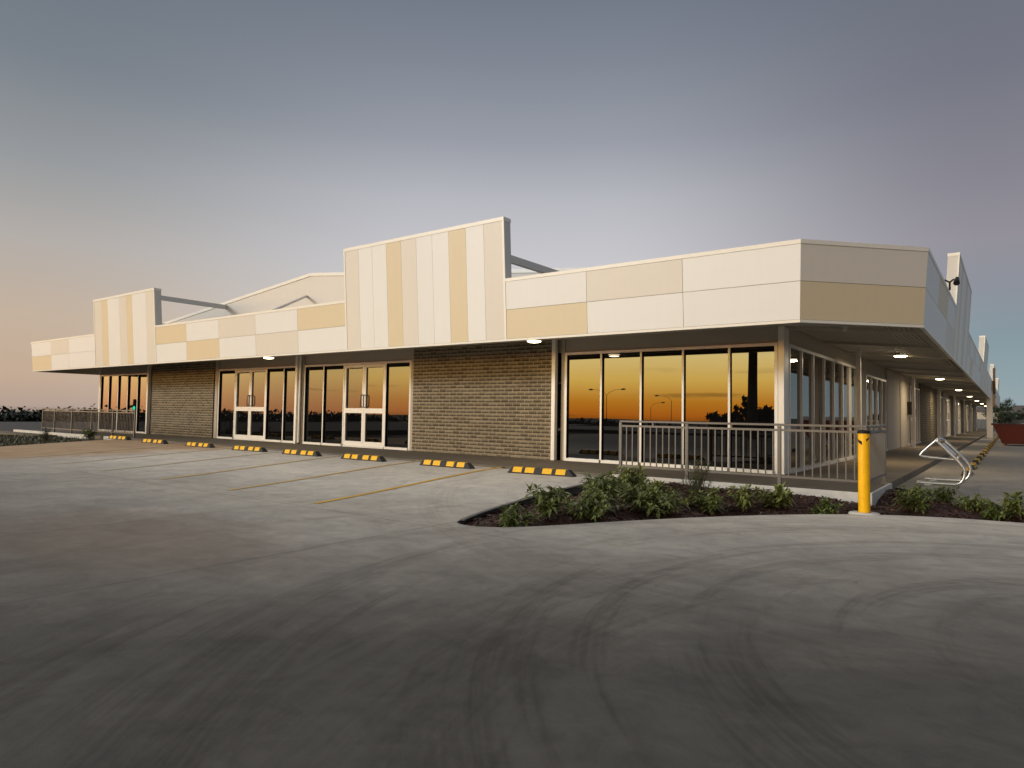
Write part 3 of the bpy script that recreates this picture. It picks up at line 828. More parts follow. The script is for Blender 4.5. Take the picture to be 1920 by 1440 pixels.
# floodlights on arms above the side fascia
def flood(loc, label):
    t = thing('floodlight', label, 'floodlight', loc, group='twin floodlights on the side parapets')
    m = MB(); m.tube([(0, .02, -.16), (0, 0, .02)], .02, 8); m.build('bracket', M['black'], t)
    for s, ln in ((-1, .15), (1, .13)):
        m = MB(); m.tube([(0, 0, 0), (s * ln * .5, -.02, .05), (s * ln, -.06, .02)], .018, 8); m.build('arm', M['black'], t)
        m = MB(); c = Vector((s * ln, -.10, 0))
        m.tube([c + Vector((0, .10, .08)), c + Vector((0, -.02, .0)), c + Vector((0, -.10, -.06))], [.03, .05, .06], 12)
        m.build('lamp_head', M['black'], t)
flood((-1.0, 16.6, 4.06), 'black twin floodlight on the side fascia just before the nearest raised parapet')
flood((-1.02, 56.5, 2.85), 'black twin floodlight farther along the side fascia, by the pylon sign')

# ------------------------------------------------------------------ railings
def railing(name, label, P0, P1, posts, z0, zt=1.09, bal=0.115, group=None, skip=()):
    t = thing(name, label, 'railing', (P0[0], P0[1], z0), group=group)
    o = Vector((P0[0], P0[1], z0)); a = Vector((P0[0], P0[1], 0)); b = Vector((P1[0], P1[1], 0)); d = (b - a); Ln = d.length; d.normalize()
    def at(s, z): return a + d * s + Vector((0, 0, z)) - o
    def bar(m, s0, s1, z, w, h): m.bar(at(s0, z), at(s1, z), w, h)
    m = MB(); bar(m, -.02, Ln + .02, zt - .018, .05, .036); m.build('handrail', M['rail'], t, bevel=.006)
    m = MB(); bar(m, .026, Ln - .026, zt - .10, .038, .034); m.build('upper_rail', M['rail'], t)
    m = MB(); bar(m, .026, Ln - .026, .275, .038, .034); m.build('lower_rail', M['rail'], t)
    for s in posts:
        m = MB(); p = at(s, z0 - (.0)); q = at(s, zt - .04)
        m.box((p.x - .025, p.y - .025, p.z), (p.x + .025, p.y + .025, q.z)); m.box((p.x - .05, p.y - .05, p.z), (p.x + .05, p.y + .05, p.z + .01))
        m.build('post', M['rail'], t)
    m = MB(); s = bal
    while s < Ln - .03:
        if min(abs(s - q) for q in posts) > .04:
            p = at(s, .293); m.box((p.x - .009, p.y - .009, p.z), (p.x + .009, p.y + .009, zt - .117 - o.z))
        s += bal
    m.build('balusters', M['rail'], t)
    m = MB(); 
    for s in [(posts[i] + posts[i + 1]) / 2 for i in range(len(posts) - 1)]:
        p = at(s, zt - .083); m.box((p.x - .012, p.y - .012, p.z), (p.x + .012, p.y + .012, zt - .037 - o.z))
    m.build('spacer', M['rail'], t)
    return t
railing('railing', 'grey steel railing along the front of the right-hand walkway', (-5.64, 10.88), (-1.70, 10.88), [0, 1.24, 2.74, 3.94], .12)
railing('railing', 'short grey steel railing running back along the side of the corner walkway', (-1.70, 10.97), (-1.70, 12.66), [.04, 1.66], .12, bal=0.11)
railing('railing', 'grey steel railing by the far left corner windows', (-32.55, 10.88), (-24.32, 10.88), [0, 1.25, 2.95, 4.75, 6.55, 8.23], .12)

# ------------------------------------------------------------------ bollard
t = thing('bollard', 'yellow steel bollard with black cap in the edge of the garden bed', 'bollard', (-1.50, 9.47, 0))
m = MB(); m.lathe([(.068, -.06), (.068, 1.0), (.066, 1.015)], (0, 0, 0), 32); m.build('post', M['bollard'], t)
m = MB(); m.lathe([(.074, 1.0), (.074, 1.022), (.066, 1.036), (.03, 1.044), (.001, 1.046)], (0, 0, 0), 32); m.build('cap', M['black'], t)
m = MB()
for a0, a1, up_ in ((R(205), R(262), 1), (R(300), R(345), -1)):
    N = 8
    for i in range(N):
        u0 = i / N; u1 = (i + 1) / N; aa = a0 + (a1 - a0) * u0; ab = a0 + (a1 - a0) * u1; r = .0692
        z = .93
        top0, bot0 = (z - .03 * u0 * up_, z - .03 - .045 * u0 * up_); top1, bot1 = (z - .03 * u1 * up_, z - .03 - .045 * u1 * up_)
        m.add([(r * math.cos(aa), r * math.sin(aa), bot0), (r * math.cos(ab), r * math.sin(ab), bot1), (r * math.cos(ab), r * math.sin(ab), top1), (r * math.cos(aa), r * math.sin(aa), top0)], [(0, 1, 2, 3)])
m.build('reflective_mark', M['black'], t)
m = MB(); m.lathe([(.001, -.02), (.19, -.02), (.17, .008), (.08, .014)], (0, 0, 0), 24); m.build('concrete_footing', M['kerb'], t)

# ------------------------------------------------------------------ wheel stops
def make_stop(loc, rz, label, group):
    t = thing('wheel_stop', label, 'wheel stop', loc, rz, group)
    Lh = .66; w0 = .080; w1 = .052; h = .110
    m = MB(); prof = [(-Lh, .0), (-Lh + .035, .6), (-Lh + .075, 1), (Lh - .10, 1), (Lh - .05, .6), (Lh, .0)]
    rings = []
    for x, k in prof:
        k = max(k, .12); hh = h * k; ww = w0 - (w0 - w1) * k
        rings.append([(x, -w0, 0), (x, -w0, .012), (x, -ww, hh), (x, ww, hh), (x, w0, .012), (x, w0, 0)])
    vs = [v for r in rings for v in r]; fs = []
    for i in range(len(rings) - 1):
        for q in range(5): fs.append((i * 6 + q, (i + 1) * 6 + q, (i + 1) * 6 + q + 1, i * 6 + q + 1))
    fs += [(0, 1, 2, 3, 4, 5), tuple(len(vs) - 1 - i for i in range(6))]
    m.add(vs, fs); m.build('rubber_body', M['rubber'], t)
    for c in (-.468, -.216, .138, .405):
        m = MB(); a, b = c - .093, c + .093
        e = .003
        def pr(x, off=0.0): return [(x, -w0 + .004 - e + off * 0, .022), (x, -w1 - e, h + .000), (x, -w1 + .006, h + e), (x, w1 - .006, h + e), (x, w1 + e, h), (x, w0 - .004 + e, .022)]
        p, q = pr(a), pr(b); vs = p + q
        sk = .012
        vs = [(x + (z / h) * sk, y, z) for x, y, z in vs]
        m.add(vs, [(i, i + 6, i + 7, i + 1) for i in range(5)]); m.build('yellow_block', M['yellow'], t)
    return t
SX = [-6.77, -9.05, -11.53, -13.75, -15.96, -18.42, -21.05, -24.0]
first = None
pos = ['nearest the garden bed', 'second from the garden bed', 'third from the garden bed', 'fourth from the garden bed', 'fifth from the garden bed', 'sixth from the garden bed', 'seventh from the garden bed', 'farthest left, by the far railing']
for i, x in enumerate(SX):
    yy = 10.02 + (.25 if i == 7 else 0); lab = 'black and yellow rubber wheel stop ' + pos[i]; rz = R([6, 1.5, 1, 2, 3, 1, 2, 1][i]); loc = (x, yy, zlot(x, yy) + .002)
    if first is None: first = make_stop(loc, rz, lab, 'wheel stops in the front bays')
    else: dup(first, loc, rz, lab)
for i in range(18):
    y = 17.9 + i * 2.45
    r = dup(first, (-.80, y, .002), R(90), '%s wheel stop beyond the bike rack, in the row beside the side walkway' % ['first', 'second', 'third', 'fourth', 'fifth', 'sixth', 'seventh', 'eighth', 'ninth', 'tenth', 'eleventh', 'twelfth', 'thirteenth', 'fourteenth', 'fifteenth', 'sixteenth', 'seventeenth', 'eighteenth'][i])
    r['group'] = 'wheel stops along the side walkway'

# ------------------------------------------------------------------ bike rack
t = thing('bike_rack', 'galvanised tube bike rack on the concrete beyond the garden bed', 'bike rack', (-1.1, 14.9, 0))
def rnd(pts, it=3):
    P = [Vector(p) for p in pts]
    for _ in range(it):
        o = [P[0]]
        for i in range(len(P) - 1):
            a, b = P[i], P[i + 1]
            if i > 0: o.append(a.lerp(b, .25))
            if i < len(P) - 2: o.append(a.lerp(b, .75))
        o.append(P[-1]); P = o
    return P
base_ = [(-.30, 0, .032), (.20, 0, .032), (.38, 0, .04), (.46, 0, .26), (.36, 0, .44), (.02, 0, .80)]
for k, dy in enumerate((-.42, .60)):
    dx = -.02 if k == 0 else .02
    m = MB(); m.tube(rnd([(x + dx, y + dy, z) for x, y, z in base_]), .028, 12); m.build('side_tube', M['galv'], t)
m = MB(); m.tube(rnd([(.02, -.42, .80), (-.0, -.30, .83), (-.01, .40, .83), (.04, .60, .80)]), .026, 12); m.build('top_tube', M['galv'], t)
m = MB(); m.tube(rnd([(-.0, -.30, .83), (-.29, -.30, .54), (-.25, -.30, .50), (.30, -.30, .47)]), .026, 12); m.build('wheel_hoop', M['galv'], t)
m = MB(); m.hexa([(.05, -.39, .745), (.05, .57, .745), (.25, .57, .545), (.25, -.39, .545)], [(.04, -.39, .735), (.04, .57, .735), (.24, .57, .535), (.24, -.39, .535)]); m.build('tie_plate', M['galv'], t)
m = MB(); m.tube([(.31, -.42, .51), (.31, .60, .51)], .016, 8); m.build('cross_tube', M['galv'], t)
for dy in (-.42, .60):
    m = MB(); m.box((-.20, dy - .06, .001), (-.08, dy + .06, .010)); m.build('base_plate', M['galv'], t)

# ------------------------------------------------------------------ shrubs
def leaf(m, base, dirv, ln, w, droop=.25, mi=0):
    d = dirv.normalized(); s = d.cross(UP)
    if s.length < .05: s = Vector((1, 0, 0))
    s.normalize(); n = s.cross(d)
    p1 = base + d * ln * .45 + n * ln * .03; p2 = base + d * ln + Vector((0, 0, -ln * droop))
    m.add([base, p1 + s * w, p2, p1 - s * w, p1 - n * w * .35], [(0, 4, 1), (1, 4, 2), (0, 3, 4), (3, 2, 4)], mi)
def shrub_mesh(seed, h, r, stems, kind):
    rg = random.Random(seed); mF = MB(); mS = MB()
    for i in range(stems):
        a = rg.uniform(0, 6.28); lean = rg.uniform(.1, 1.0) * r; hh = h * rg.uniform(.4, 1.05) * (1 - .35 * lean / r)
        p0 = Vector((rg.uniform(-.04, .04), rg.uniform(-.04, .04), -.03)); p2 = Vector((math.cos(a) * lean, math.sin(a) * lean, hh)); p1 = p0.lerp(p2, .5) + Vector((0, 0, hh * .12))
        mS.tube([p0, p1, p2], [.006, .004, .002], 5)
        nl = int((24 if kind == 'broad' else 44) * (hh / h) + 5)
        for k in range(nl):
            u = rg.uniform(.18, 1.0) ** .75
            p = p0.lerp(p1, u * 2) if u < .5 else p1.lerp(p2, u * 2 - 1)
            b = rg.uniform(0, 6.28); el = rg.uniform(-.35, .8)
            d = Vector((math.cos(b), math.sin(b), el)) + Vector((math.cos(a), math.sin(a), 0)) * .3
            if kind == 'broad': leaf(mF, p, d, rg.uniform(.07, .18), rg.uniform(.013, .030), rg.uniform(.05, .5))
            else: leaf(mF, p, d, rg.uniform(.05, .10), rg.uniform(.0035, .006), rg.uniform(.0, .25))
        for k in range(5 if kind == 'broad' else 3):      # tip rosette
            b = rg.uniform(0, 6.28); leaf(mF, p2, Vector((math.cos(b), math.sin(b), rg.uniform(.3, 1.6))), rg.uniform(.07, .12), .016 if kind == 'broad' else .005, rg.uniform(.0, .35))
    return mF, mS
variants = []
for sd, h, r, st, kd in ((1, .36, .30, 15, 'broad'), (2, .30, .36, 17, 'broad'), (3, .42, .27, 13, 'broad'), (4, .52, .28, 34, 'fine'), (5, .26, .26, 11, 'broad')):
    mF, mS = shrub_mesh(sd, h, r, st, kd)
    variants.append((mF, mS, kd))
protos = {}
plants = [  # x, y, variant, scale, label
 (-4.28, 5.85, 0, .80, 'pale-tipped leafy shrub at the narrow left tip of the garden bed'),
 (-4.30, 6.45, 2, .95, 'taller leafy shrub just behind the left-tip one'),
 (-3.95, 6.75, 1, .85, 'spreading leafy shrub between the left-tip pair and the dense clump'),
 (-4.35, 7.75, 2, .85, 'leafy shrub on the back left edge of the bed against pale concrete'),
 (-3.75, 7.65, 0, .85, 'bushy shrub in the middle of the dense left clump'),
 (-4.55, 9.15, 2, .95, 'tallest shrub, below the left end post of the front railing'),
 (-3.45, 7.75, 1, .90, 'low shrub at the front kerb in the dense left clump'),
 (-4.15, 8.75, 1, .75, 'dark shrub behind the dense left clump, near the walkway kerb'),
 (-4.05, 7.15, 1, .85, 'low shrub filling the middle of the left clump'),
 (-4.55, 8.35, 1, .95, 'spreading shrub on the back edge before the tallest one'),
 (-4.75, 9.75, 0, .8, 'shrub hard against the walkway kerb behind the tallest one'),
 (-3.72, 8.25, 4, 1.0, 'low sprawling shrub between the dense clump and the wispy one'),
 (-3.50, 9.05, 3, .95, 'wispy fine-leaved shrub in front of the railing'),
 (-3.05, 8.35, 0, .85, 'bright green leafy shrub in front of the wispy one'),
 (-2.75, 8.75, 2, .80, 'upright leafy shrub alone in the middle of the bed'),
 (-2.45, 9.20, 4, 1.05, 'rounded low shrub second left of the yellow bollard'),
 (-1.92, 9.30, 4, .80, 'small star-shaped shrub next left of the yellow bollard'),
 (-1.00, 10.20, 0, .72, 'leafy shrub first right of the yellow bollard'),
 (-1.05, 10.95, 1, .72, 'dark shrub at the corner of the walkway kerb'),
 (-.72, 10.85, 2, .58, 'shrub in front of the bike rack'),
 (-.42, 10.65, 1, .62, 'low spreading shrub right of the one before the bike rack'),
 (-.22, 10.35, 4, .75, 'small sparse shrub in the right part of the bed'),
 (.06, 10.45, 0, .85, 'bright leafy shrub at the right edge of the picture'),
 (.45, 10.65, 2, .85, 'leafy shrub just past the right edge shrub'),
 (-26.8, 10.4, 2, .9, 'shrub at the end of the far left kerb'),
 (-26.3, 8.9, 3, .8, 'wispy weed in the grass verge on the left'),
]
for x, y, v, s, lab in plants:
    z = zbed(x, y) if x > -6 else 0.0
    if v not in protos:
        mF, mS, kd = variants[v]
        t = thing('shrub', lab, 'shrub', (x, y, z), random.uniform(0, 6.28), 'shrubs in the garden bed'); s *= 1.12; t.scale = (s,) * 3
        mF.build('foliage', M['leaf_fine'] if kd == 'fine' else M['leaf'], t); mS.build('stems', M['bark'], t); protos[v] = t
    else:
        dup(protos[v], (x, y, z), random.uniform(0, 6.28), lab, s * 1.12)

# ------------------------------------------------------------------ right side background
t = thing('skip_bin', 'dark red steel skip bin with sloping ends on the side car park', 'skip bin', (1.0, 41.2, 0))
m = MB(); h = 1.0; tw = 1.75; bw = 1.38; D0, D1 = -.75, .95; bd0, bd1 = -.7, .9
V = [(-bw, bd0, .08), (bw, bd0, .08), (bw, bd1, .08), (-bw, bd1, .08), (-tw, D0, h), (tw, D0, h), (tw, D1, h), (-tw, D1, h)]
m.add(V, [(0, 1, 5, 4), (1, 2, 6, 5), (2, 3, 7, 6), (3, 0, 4, 7), (0, 3, 2, 1)])
iv = [(x * .97, y * .96, z + .02) for x, y, z in V]
m.add(iv, [(4, 5, 1, 0), (5, 6, 2, 1), (6, 7, 3, 2), (7, 4, 0, 3), (1, 2, 3, 0)]); m.build('hopper', M['red'], t)
m = MB(); m.box((-tw - .06, D0 - .05, h - .02), (tw + .06, D0 + .03, h + .06)); m.box((-tw - .06, D1 - .03, h - .02), (tw + .06, D1 + .05, h + .06)); m.box((-tw - .06, D0 + .031, h - .02), (-tw + .02, D1 - .031, h + .06)); m.box((tw - .02, D0 + .031, h - .02), (tw + .06, D1 - .031, h + .06)); m.build('rim', M['reddark'], t)
m = MB(); m.box((-bw + .1, bd0 + .05, 0), (-bw + .2, bd1 - .05, .08)); m.box((bw - .2, bd0 + .05, 0), (bw - .1, bd1 - .05, .08)); m.build('skids', M['reddark'], t)
for xx in (-.55, .55):
    m = MB(); m.hexa([(xx - .04, bd0 - .03, .09), (xx + .04, bd0 - .03, .09), (xx + .04, D0 - .04, h - .03), (xx - .04, D0 - .04, h - .03)], [(xx - .04, bd0 + .0, .09), (xx + .04, bd0 + .0, .09), (xx + .04, D0 + .0, h - .03), (xx - .04, D0 + .0, h - .03)]); m.build('stiffener', M['red'], t)

t = thing('pylon_sign', 'pale sign pylon with a brown blade beside the far side walkway', 'sign', (-1.0, 56.0, 0))
m = MB(); m.box((-.36, -.15, 0), (-.02, .15, 3.2)); m.build('column', M['frame'], t, bevel=.01)
m = MB(); m.box((-.10, -.12, 2.2), (.14, .12, 3.9)); m.build('tan_panel', M['signtan'], t)
m = MB(); m.box((.02, -.16, 3.0), (.16, .16, 4.75)); m.build('brown_blade', M['signbrown'], t)

t = thing('parked_car', 'white car parked beyond the red skip bin', 'car', (2.75, 72.0, 0), R(0)); t.scale = (1.12,) * 3
prof = [(-1.45, .55, 0), (-1.45, .95, 0), (-1.15, 1.02, 0), (-.55, 1.48, 1), (.55, 1.52, 1), (1.15, 1.05, 0), (1.5, .95, 0), (1.55, .5, 0), (1.5, .30, 0), (-1.4, .30, 0)]
m = MB()
def car_ring(hw, pr): return [(x * 1.45, hw, z) for x, z in pr]
low = [(-1.45, .32), (-1.48, .62), (-1.40, .86), (-.85, .95), (1.0, .97), (1.42, .88), (1.5, .6), (1.45, .32)]
a = car_ring(-.85, low); b = car_ring(.85, low); n = len(low)
m.add(a + b, [tuple(range(n)), tuple(range(2 * n - 1, n - 1, -1))] + [(i, n + i, n + (i + 1) % n, (i + 1) % n) for i in range(n)]); m.build('body', M['carwhite'], t, bevel=.05)
m = MB(); cab = [(-.80, .95), (-.35, 1.42), (.72, 1.46), (1.12, .97)]
a = [(x * 1.45, -.80, z) for x, z in cab]; b = [(x * 1.45, .80, z) for x, z in cab]
a = [(p[0], p[1] + (.14 if i in (1, 2) else 0), p[2]) for i, p in enumerate(a)]; b = [(p[0], p[1] - (.14 if i in (1, 2) else 0), p[2]) for i, p in enumerate(b)]
m.add(a + b, [(0, 1, 2, 3), (7, 6, 5, 4), (0, 4, 5, 1), (2, 6, 7, 3)]); m.build('windows', M['glass'], t)
m = MB(); m.hexa([(-.52, -.67, 1.42), (1.06, -.67, 1.455), (1.06, .67, 1.455), (-.52, .67, 1.42)], [(-.52, -.67, 1.48), (1.06, -.67, 1.52), (1.06, .67, 1.52), (-.52, .67, 1.48)]); m.bar((-1.15, -.79, .97), (-.50, -.66, 1.44), .07, .06); m.bar((-1.15, .79, .97), (-.50, .66, 1.44), .07, .06); m.bar((1.60, -.79, .97), (1.05, -.66, 1.46), .09, .06); m.bar((1.60, .79, .97), (1.05, .66, 1.46), .09, .06); m.build('roof', M['carwhite'], t)
for sx in (-1.35, 1.35):
    for sy in (-.82, .82):
        m = MB(); m.tube([(sx, sy - .1, .32), (sx, sy + .1, .32)], .32, 18); m.build('wheel', M['tyre'], t)

# trees
def tree(name, label, x, y, z, H, Rr, seed, parts=True, nclump=46, leafs=26, lsz=.16, group=None, mat='treeleaf', flatn=.75, cat='tree'):
    rg = random.Random(seed); t = thing(name, label, cat, (x, y, z), group=group)
    m = MB(); th = H * .45
    m.tube([(0, 0, -.1), (rg.uniform(-.1, .1), rg.uniform(-.1, .1), th * .5), (rg.uniform(-.2, .2), rg.uniform(-.2, .2), th), (0, 0, H * .8)], [H * .035, H * .028, H * .02, H * .006], 8)
    for k in range(7):
        a = rg.uniform(0, 6.28); l = Rr * rg.uniform(.5, .85)
        m.tube([(0, 0, th * rg.uniform(.6, 1.1)), (math.cos(a) * l * .5, math.sin(a) * l * .5, th * 1.25), (math.cos(a) * l, math.sin(a) * l, H * rg.uniform(.6, .8))], [H * .014, H * .009, H * .003], 5)
    m.build('trunk', M['bark'], t)
    m = MB()
    for k in range(nclump):
        while True:
            p = Vector((rg.uniform(-1, 1), rg.uniform(-1, 1), rg.uniform(-1, 1)))
            if .35 < p.length < 1: break
        c = Vector((p.x * Rr, p.y * Rr, H * .62 + p.z * H * .38)); cr = Rr * rg.uniform(.16, .34)
        for q in range(leafs):
            d = Vector((rg.gauss(0, 1), rg.gauss(0, 1), rg.gauss(0, flatn))).normalized() * cr * rg.uniform(.3, 1.05)
            o = c + d; s = lsz * rg.uniform(.6, 1.4)
            e = Vector((rg.gauss(0, 1), rg.gauss(0, 1), rg.gauss(0, 1))).normalized(); g = e.cross(Vector((rg.gauss(0, 1), rg.gauss(0, 1), rg.gauss(0, 1)))).normalized()
            m.add([o - e * s, o + g * s * .45, o + e * s, o - g * s * .45], [(0, 1, 2, 3)])
    m.build('crown', M[mat], t)
    return t
tree('tree', 'tall dark tree at the far end of the side canopy', -1.25, 112, -.2, 4.4, 1.8, 11, nclump=70, leafs=50, lsz=.11)
tree('tree', 'low dark tree next right of the tall one by the canopy end', 0.3, 120, -.2, 2.7, 1.3, 12, nclump=50, leafs=40, lsz=.10)
tree('tree', 'round-topped tree above the red skip bin', 2.1, 122, -.2, 3.4, 1.9, 13, nclump=60, leafs=50, lsz=.11)
tree('tree', 'dark tree at the right picture edge beyond the white car', 5.0, 126, -.2, 3.6, 2.6, 14, nclump=70, leafs=50, lsz=.12)
t = thing('house', 'small brick house with grey roof among the far right trees', 'house', (1.5, 133, -.25))
m = MB(); m.box((-3, 0, 0), (3, 6, 2.4)); m.build('wall', M['housebrick'], t)
m = MB(); m.add([(-3.4, -.4, 2.4), (3.4, -.4, 2.4), (3.4, 6.4, 2.4), (-3.4, 6.4, 2.4), (-1, 3, 4.0), (1, 3, 4.0)], [(0, 1, 5, 4), (2, 3, 4, 5), (1, 2, 5), (3, 0, 4)]); m.build('roof', M['houseroof'], t)
for xx in (-1.8, .8):
    m = MB(); m.box((xx, -.03, .9), (xx + 1.2, .02, 2.0)); m.build('window', M['glass'], t)
t = thing('fence', 'grey paling fence across the far end of the side car park', 'fence', (6, 114, -.2))
for k in range(14):
    m = MB(); m.box((-10 + k * 1.8, -.04, 0), (-9.9 + k * 1.8, .06, 1.75)); m.build('post', M['fencegrey'], t)
m = MB()
for k in range(150): m.box((-9.9 + k * .16, -.08, .05), (-9.9 + k * .16 + .15, -.055, 1.6 + .03 * math.sin(k * 2.1)))
m.build('palings', M['fencegrey'], t)
t = thing('shed', 'cream-grey shed behind the far fence', 'shed', (-1, 150, -.2))
m = MB(); m.box((-9, 0, 0), (0, 8, 3.0)); m.build('wall', M['render'], t)
m = MB(); m.add([(-9.3, -.3, 3.0), (.3, -.3, 3.0), (.3, 8.3, 3.0), (-9.3, 8.3, 3.0), (-9.3, 4, 4.0), (.3, 4, 4.0)], [(0, 1, 5, 4), (2, 3, 4, 5), (1, 2, 5), (3, 0, 4)]); m.build('roof', M['houseroof'], t)

# far-off wood, one mass
def wood(name, label, pts_, hfun, n, lsz, spread):
    m = MB(); rg = random.Random(99)
    for k in range(n):
        i = rg.random() * (len(pts_) - 1); j = int(i); f = i - j
        x = pts_[j][0] * (1 - f) + pts_[j + 1][0] * f + rg.uniform(-spread, spread); y = pts_[j][1] * (1 - f) + pts_[j + 1][1] * f + rg.uniform(-spread, spread)
        zb = max(zter(x, y), -1.7); top = hfun(x, y, rg)
        cr = rg.uniform(.5, 1.6)
        z = zb + (top - zb) * rg.random() ** .9
        for q in range(6):
            o = Vector((x + rg.gauss(0, cr), y + rg.gauss(0, cr), max(zb, min(z, top - .2) + rg.gauss(0, cr * .22)))); s = lsz * rg.uniform(.5, 1.4)
            e = Vector((rg.gauss(0, 1), rg.gauss(0, 1), rg.gauss(0, 1))).normalized(); g = e.cross(Vector((rg.gauss(0, 1), rg.gauss(0, 1), rg.gauss(0, 1)))).normalized()
            m.add([o - e * s, o + g * s * .6, o + e * s, o - g * s * .6], [(0, 1, 2, 3)])
    tag(m.build(name, M['farleaf']), label, 'trees', kind='stuff')
hh = lambda x, y, rg: (.55 if y > -28 else -.25) + .22 * math.sin(x * .21 + y * .13) + .12 * math.sin(x * .9 - y * .6) + .08 * math.sin(x * 2.7 + y * 1.9) + rg.uniform(-.25, .08)
wood('distant_trees', 'dark far-off belt of trees on the left horizon', [(-60, -30), (-72, 0), (-75, 20), (-78, 45), (-74, 75), (-60, 110)], hh, 19000, .22, 3.0)
wood('distant_scrub', 'dark belt of trees across the road behind the viewpoint', [(-90, -40), (-60, -52), (-30, -58), (0, -60), (25, -58), (60, -50)], hh, 9000, .30, 3.0)

# ------------------------------------------------------------------ behind the viewpoint (seen in the glass)
t = thing('utility_pole', 'thick timber power pole across the street, reflected in the right window', 'pole', (-11.2, -10.5, -.28))
m = MB(); m.tube([(0, 0, 0), (0.02, 0, 4), (0, 0, 11)], [.27, .23, .17], 14); m.build('pole', M['timber'], t)
m = MB(); m.box((-1.2, -.2, 9.8), (1.2, -.08, 9.95)); m.build('crossarm', M['timber'], t)
for xx in (-1, -.4, .4, 1):
    m = MB(); m.lathe([(.001, 0), (.05, 0), (.06, .08), (.03, .16), (.001, .17)], (xx, -.14, 9.95), 10); m.build('insulator', M['unlit'], t)
def street_lamp(x, y, h, label, arms=(1,)):
    t = thing('street_lamp', label, 'street lamp', (x, y, zter(x, y)), group='street lamps behind the viewpoint')
    m = MB(); m.tube([(0, 0, 0), (0, 0, h - .8)], [.06, .04], 10); m.build('post', M['galv'], t)
    for s in arms:
        m = MB(); m.tube([(0, 0, h - .8), (s * .4, 0, h - .35), (s * 1.2, 0, h), (s * 2.2, 0, h + .08)], .024, 8); m.build('arm', M['galv'], t)
        m = MB(); m.tube([(s * 2.2, 0, h + .08), (s * 2.5, 0, h + .09), (s * 2.9, 0, h + .08)], [.05, .13, .07], 10); m.build('lamp_head', M['parapet_back'], t)
# reflected directions, mirrored in the glass plane y = 13.15
def mir(s, dist): return (s * dist, 26.3 - dist)
x, y = mir(-.545, 84); street_lamp(x, y, 4.6 + 3.2, 'double-armed street lamp reflected in the second pane from the right brick wall', (1, -1))
x, y = mir(-.466, 118); street_lamp(x, y, 4.3 + 5.0, 'single-armed street lamp reflected in the middle pane of the right window')
x, y = mir(-.430, 100); street_lamp(x, y, 4.5 + 4.6, 'single-armed street lamp left of the power pole in the reflection', (-1,))
x, y = mir(-.345, 60); tree('tree', 'dark round tree left of the power pole behind the viewpoint', x, y, zter(x, y), 1.55 - zter(x, y), 1.6, 21, nclump=50, leafs=24, lsz=.3, mat='farleaf')
x, y = mir(-.285, 58); tree('tree', 'dark tree right of the power pole behind the viewpoint', x, y, zter(x, y), 1.95 - zter(x, y), 1.6, 22, nclump=50, leafs=24, lsz=.3, mat='farleaf')
x, y = mir(-.315, 44); tree('tree', 'young tree at the foot of the power pole behind the viewpoint', x, y, zter(x, y), 2.5 - zter(x, y), .75, 23, nclump=18, leafs=16, lsz=.2, mat='farleaf')
x, y = mir(-.245, 62); tree('tree', 'dark spreading tree farthest right of the power pole behind the viewpoint', x, y, zter(x, y), 1.9 - zter(x, y), 2.0, 24, nclump=50, leafs=24, lsz=.3, mat='farleaf')
t = thing('traffic_light', 'green traffic light on a mast arm reflected in the far left corner window', 'traffic light', (-66.9, -3.7, -.75))
m = MB(); m.tube([(0, 0, 0), (0, 0, 2.6)], [.09, .07], 10); m.build('post', M['rubber'], t)
m = MB(); m.tube([(0, 0, 2.2), (-1.6, 0, 1.9), (-3.6, 0, 1.5)], .11, 8); m.build('mast_arm', M['rubber'], t)
m = MB(); m.box((-.3, -.2, 1.6), (.3, .2, 2.7)); m.build('signal_head', M['rubber'], t)
m = MB(); m.tube([(0, .2, 1.86), (0, .24, 1.86)], .17, 16); m.build('green_lens', M['green'], t)

# ------------------------------------------------------------------ world
w = bpy.data.worlds.new('World'); bpy.context.scene.world = w; w.use_nodes = True
nt = w.node_tree; nt.nodes.clear()
out = nd(nt, 'ShaderNodeOutputWorld'); bg = nd(nt, 'ShaderNodeBackground'); L(nt, bg.outputs[0], out.inputs[0])
tc = nd(nt, 'ShaderNodeTexCoord'); sep = nd(nt, 'ShaderNodeSeparateXYZ'); L(nt, tc.outputs['Generated'], sep.inputs[0])
X, Y, Z = sep.outputs
el = mth(nt, 'MAXIMUM', Z, 0.0)
az = mth(nt, 'ARCTAN2', X, Y)                 # 0 = +y, positive towards +x
def s2l(c):
    return tuple(((v / 255) / 12.92 if v <= 10 else (((v / 255) + .055) / 1.055) ** 2.4) for v in c)
def er(stops, k=1.0, lin=False):
    return ramp(nt, el, [(p, tuple(v * k for v in (c if lin else s2l(c)))) for p, c in stops])
cen = er([(0, (206, 192, 184)), (.06, (206, 197, 192)), (.14, (206, 202, 201)), (.22, (197, 195, 200)), (.30, (182, 182, 189)), (.38, (150, 153, 163)), (.47, (126, 132, 144)), (.56, (106, 113, 126)), (.62, (112, 118, 132)), (.72, (170, 172, 179)), (1, (208, 208, 212))])  # top stops of every ramp brightened overhead, out of view, to fill the ground
lef = er([(0, (178, 158, 146)), (.04, (192, 168, 148)), (.11, (193, 173, 155)), (.20, (177, 170, 165)), (.29, (149, 151, 154)), (.40, (119, 126, 135)), (.53, (104, 113, 125)), (.62, (112, 118, 132)), (.72, (170, 172, 179)), (1, (208, 208, 212))])
rig = er([(0, (150, 166, 172)), (.05, (134, 156, 166)), (.10, (126, 145, 157)), (.16, (134, 138, 150)), (.22, (142, 137, 147)), (.30, (129, 126, 137)), (.40, (113, 114, 126)), (.53, (100, 105, 117)), (.62, (112, 118, 132)), (.72, (170, 172, 179)), (1, (208, 208, 212))])
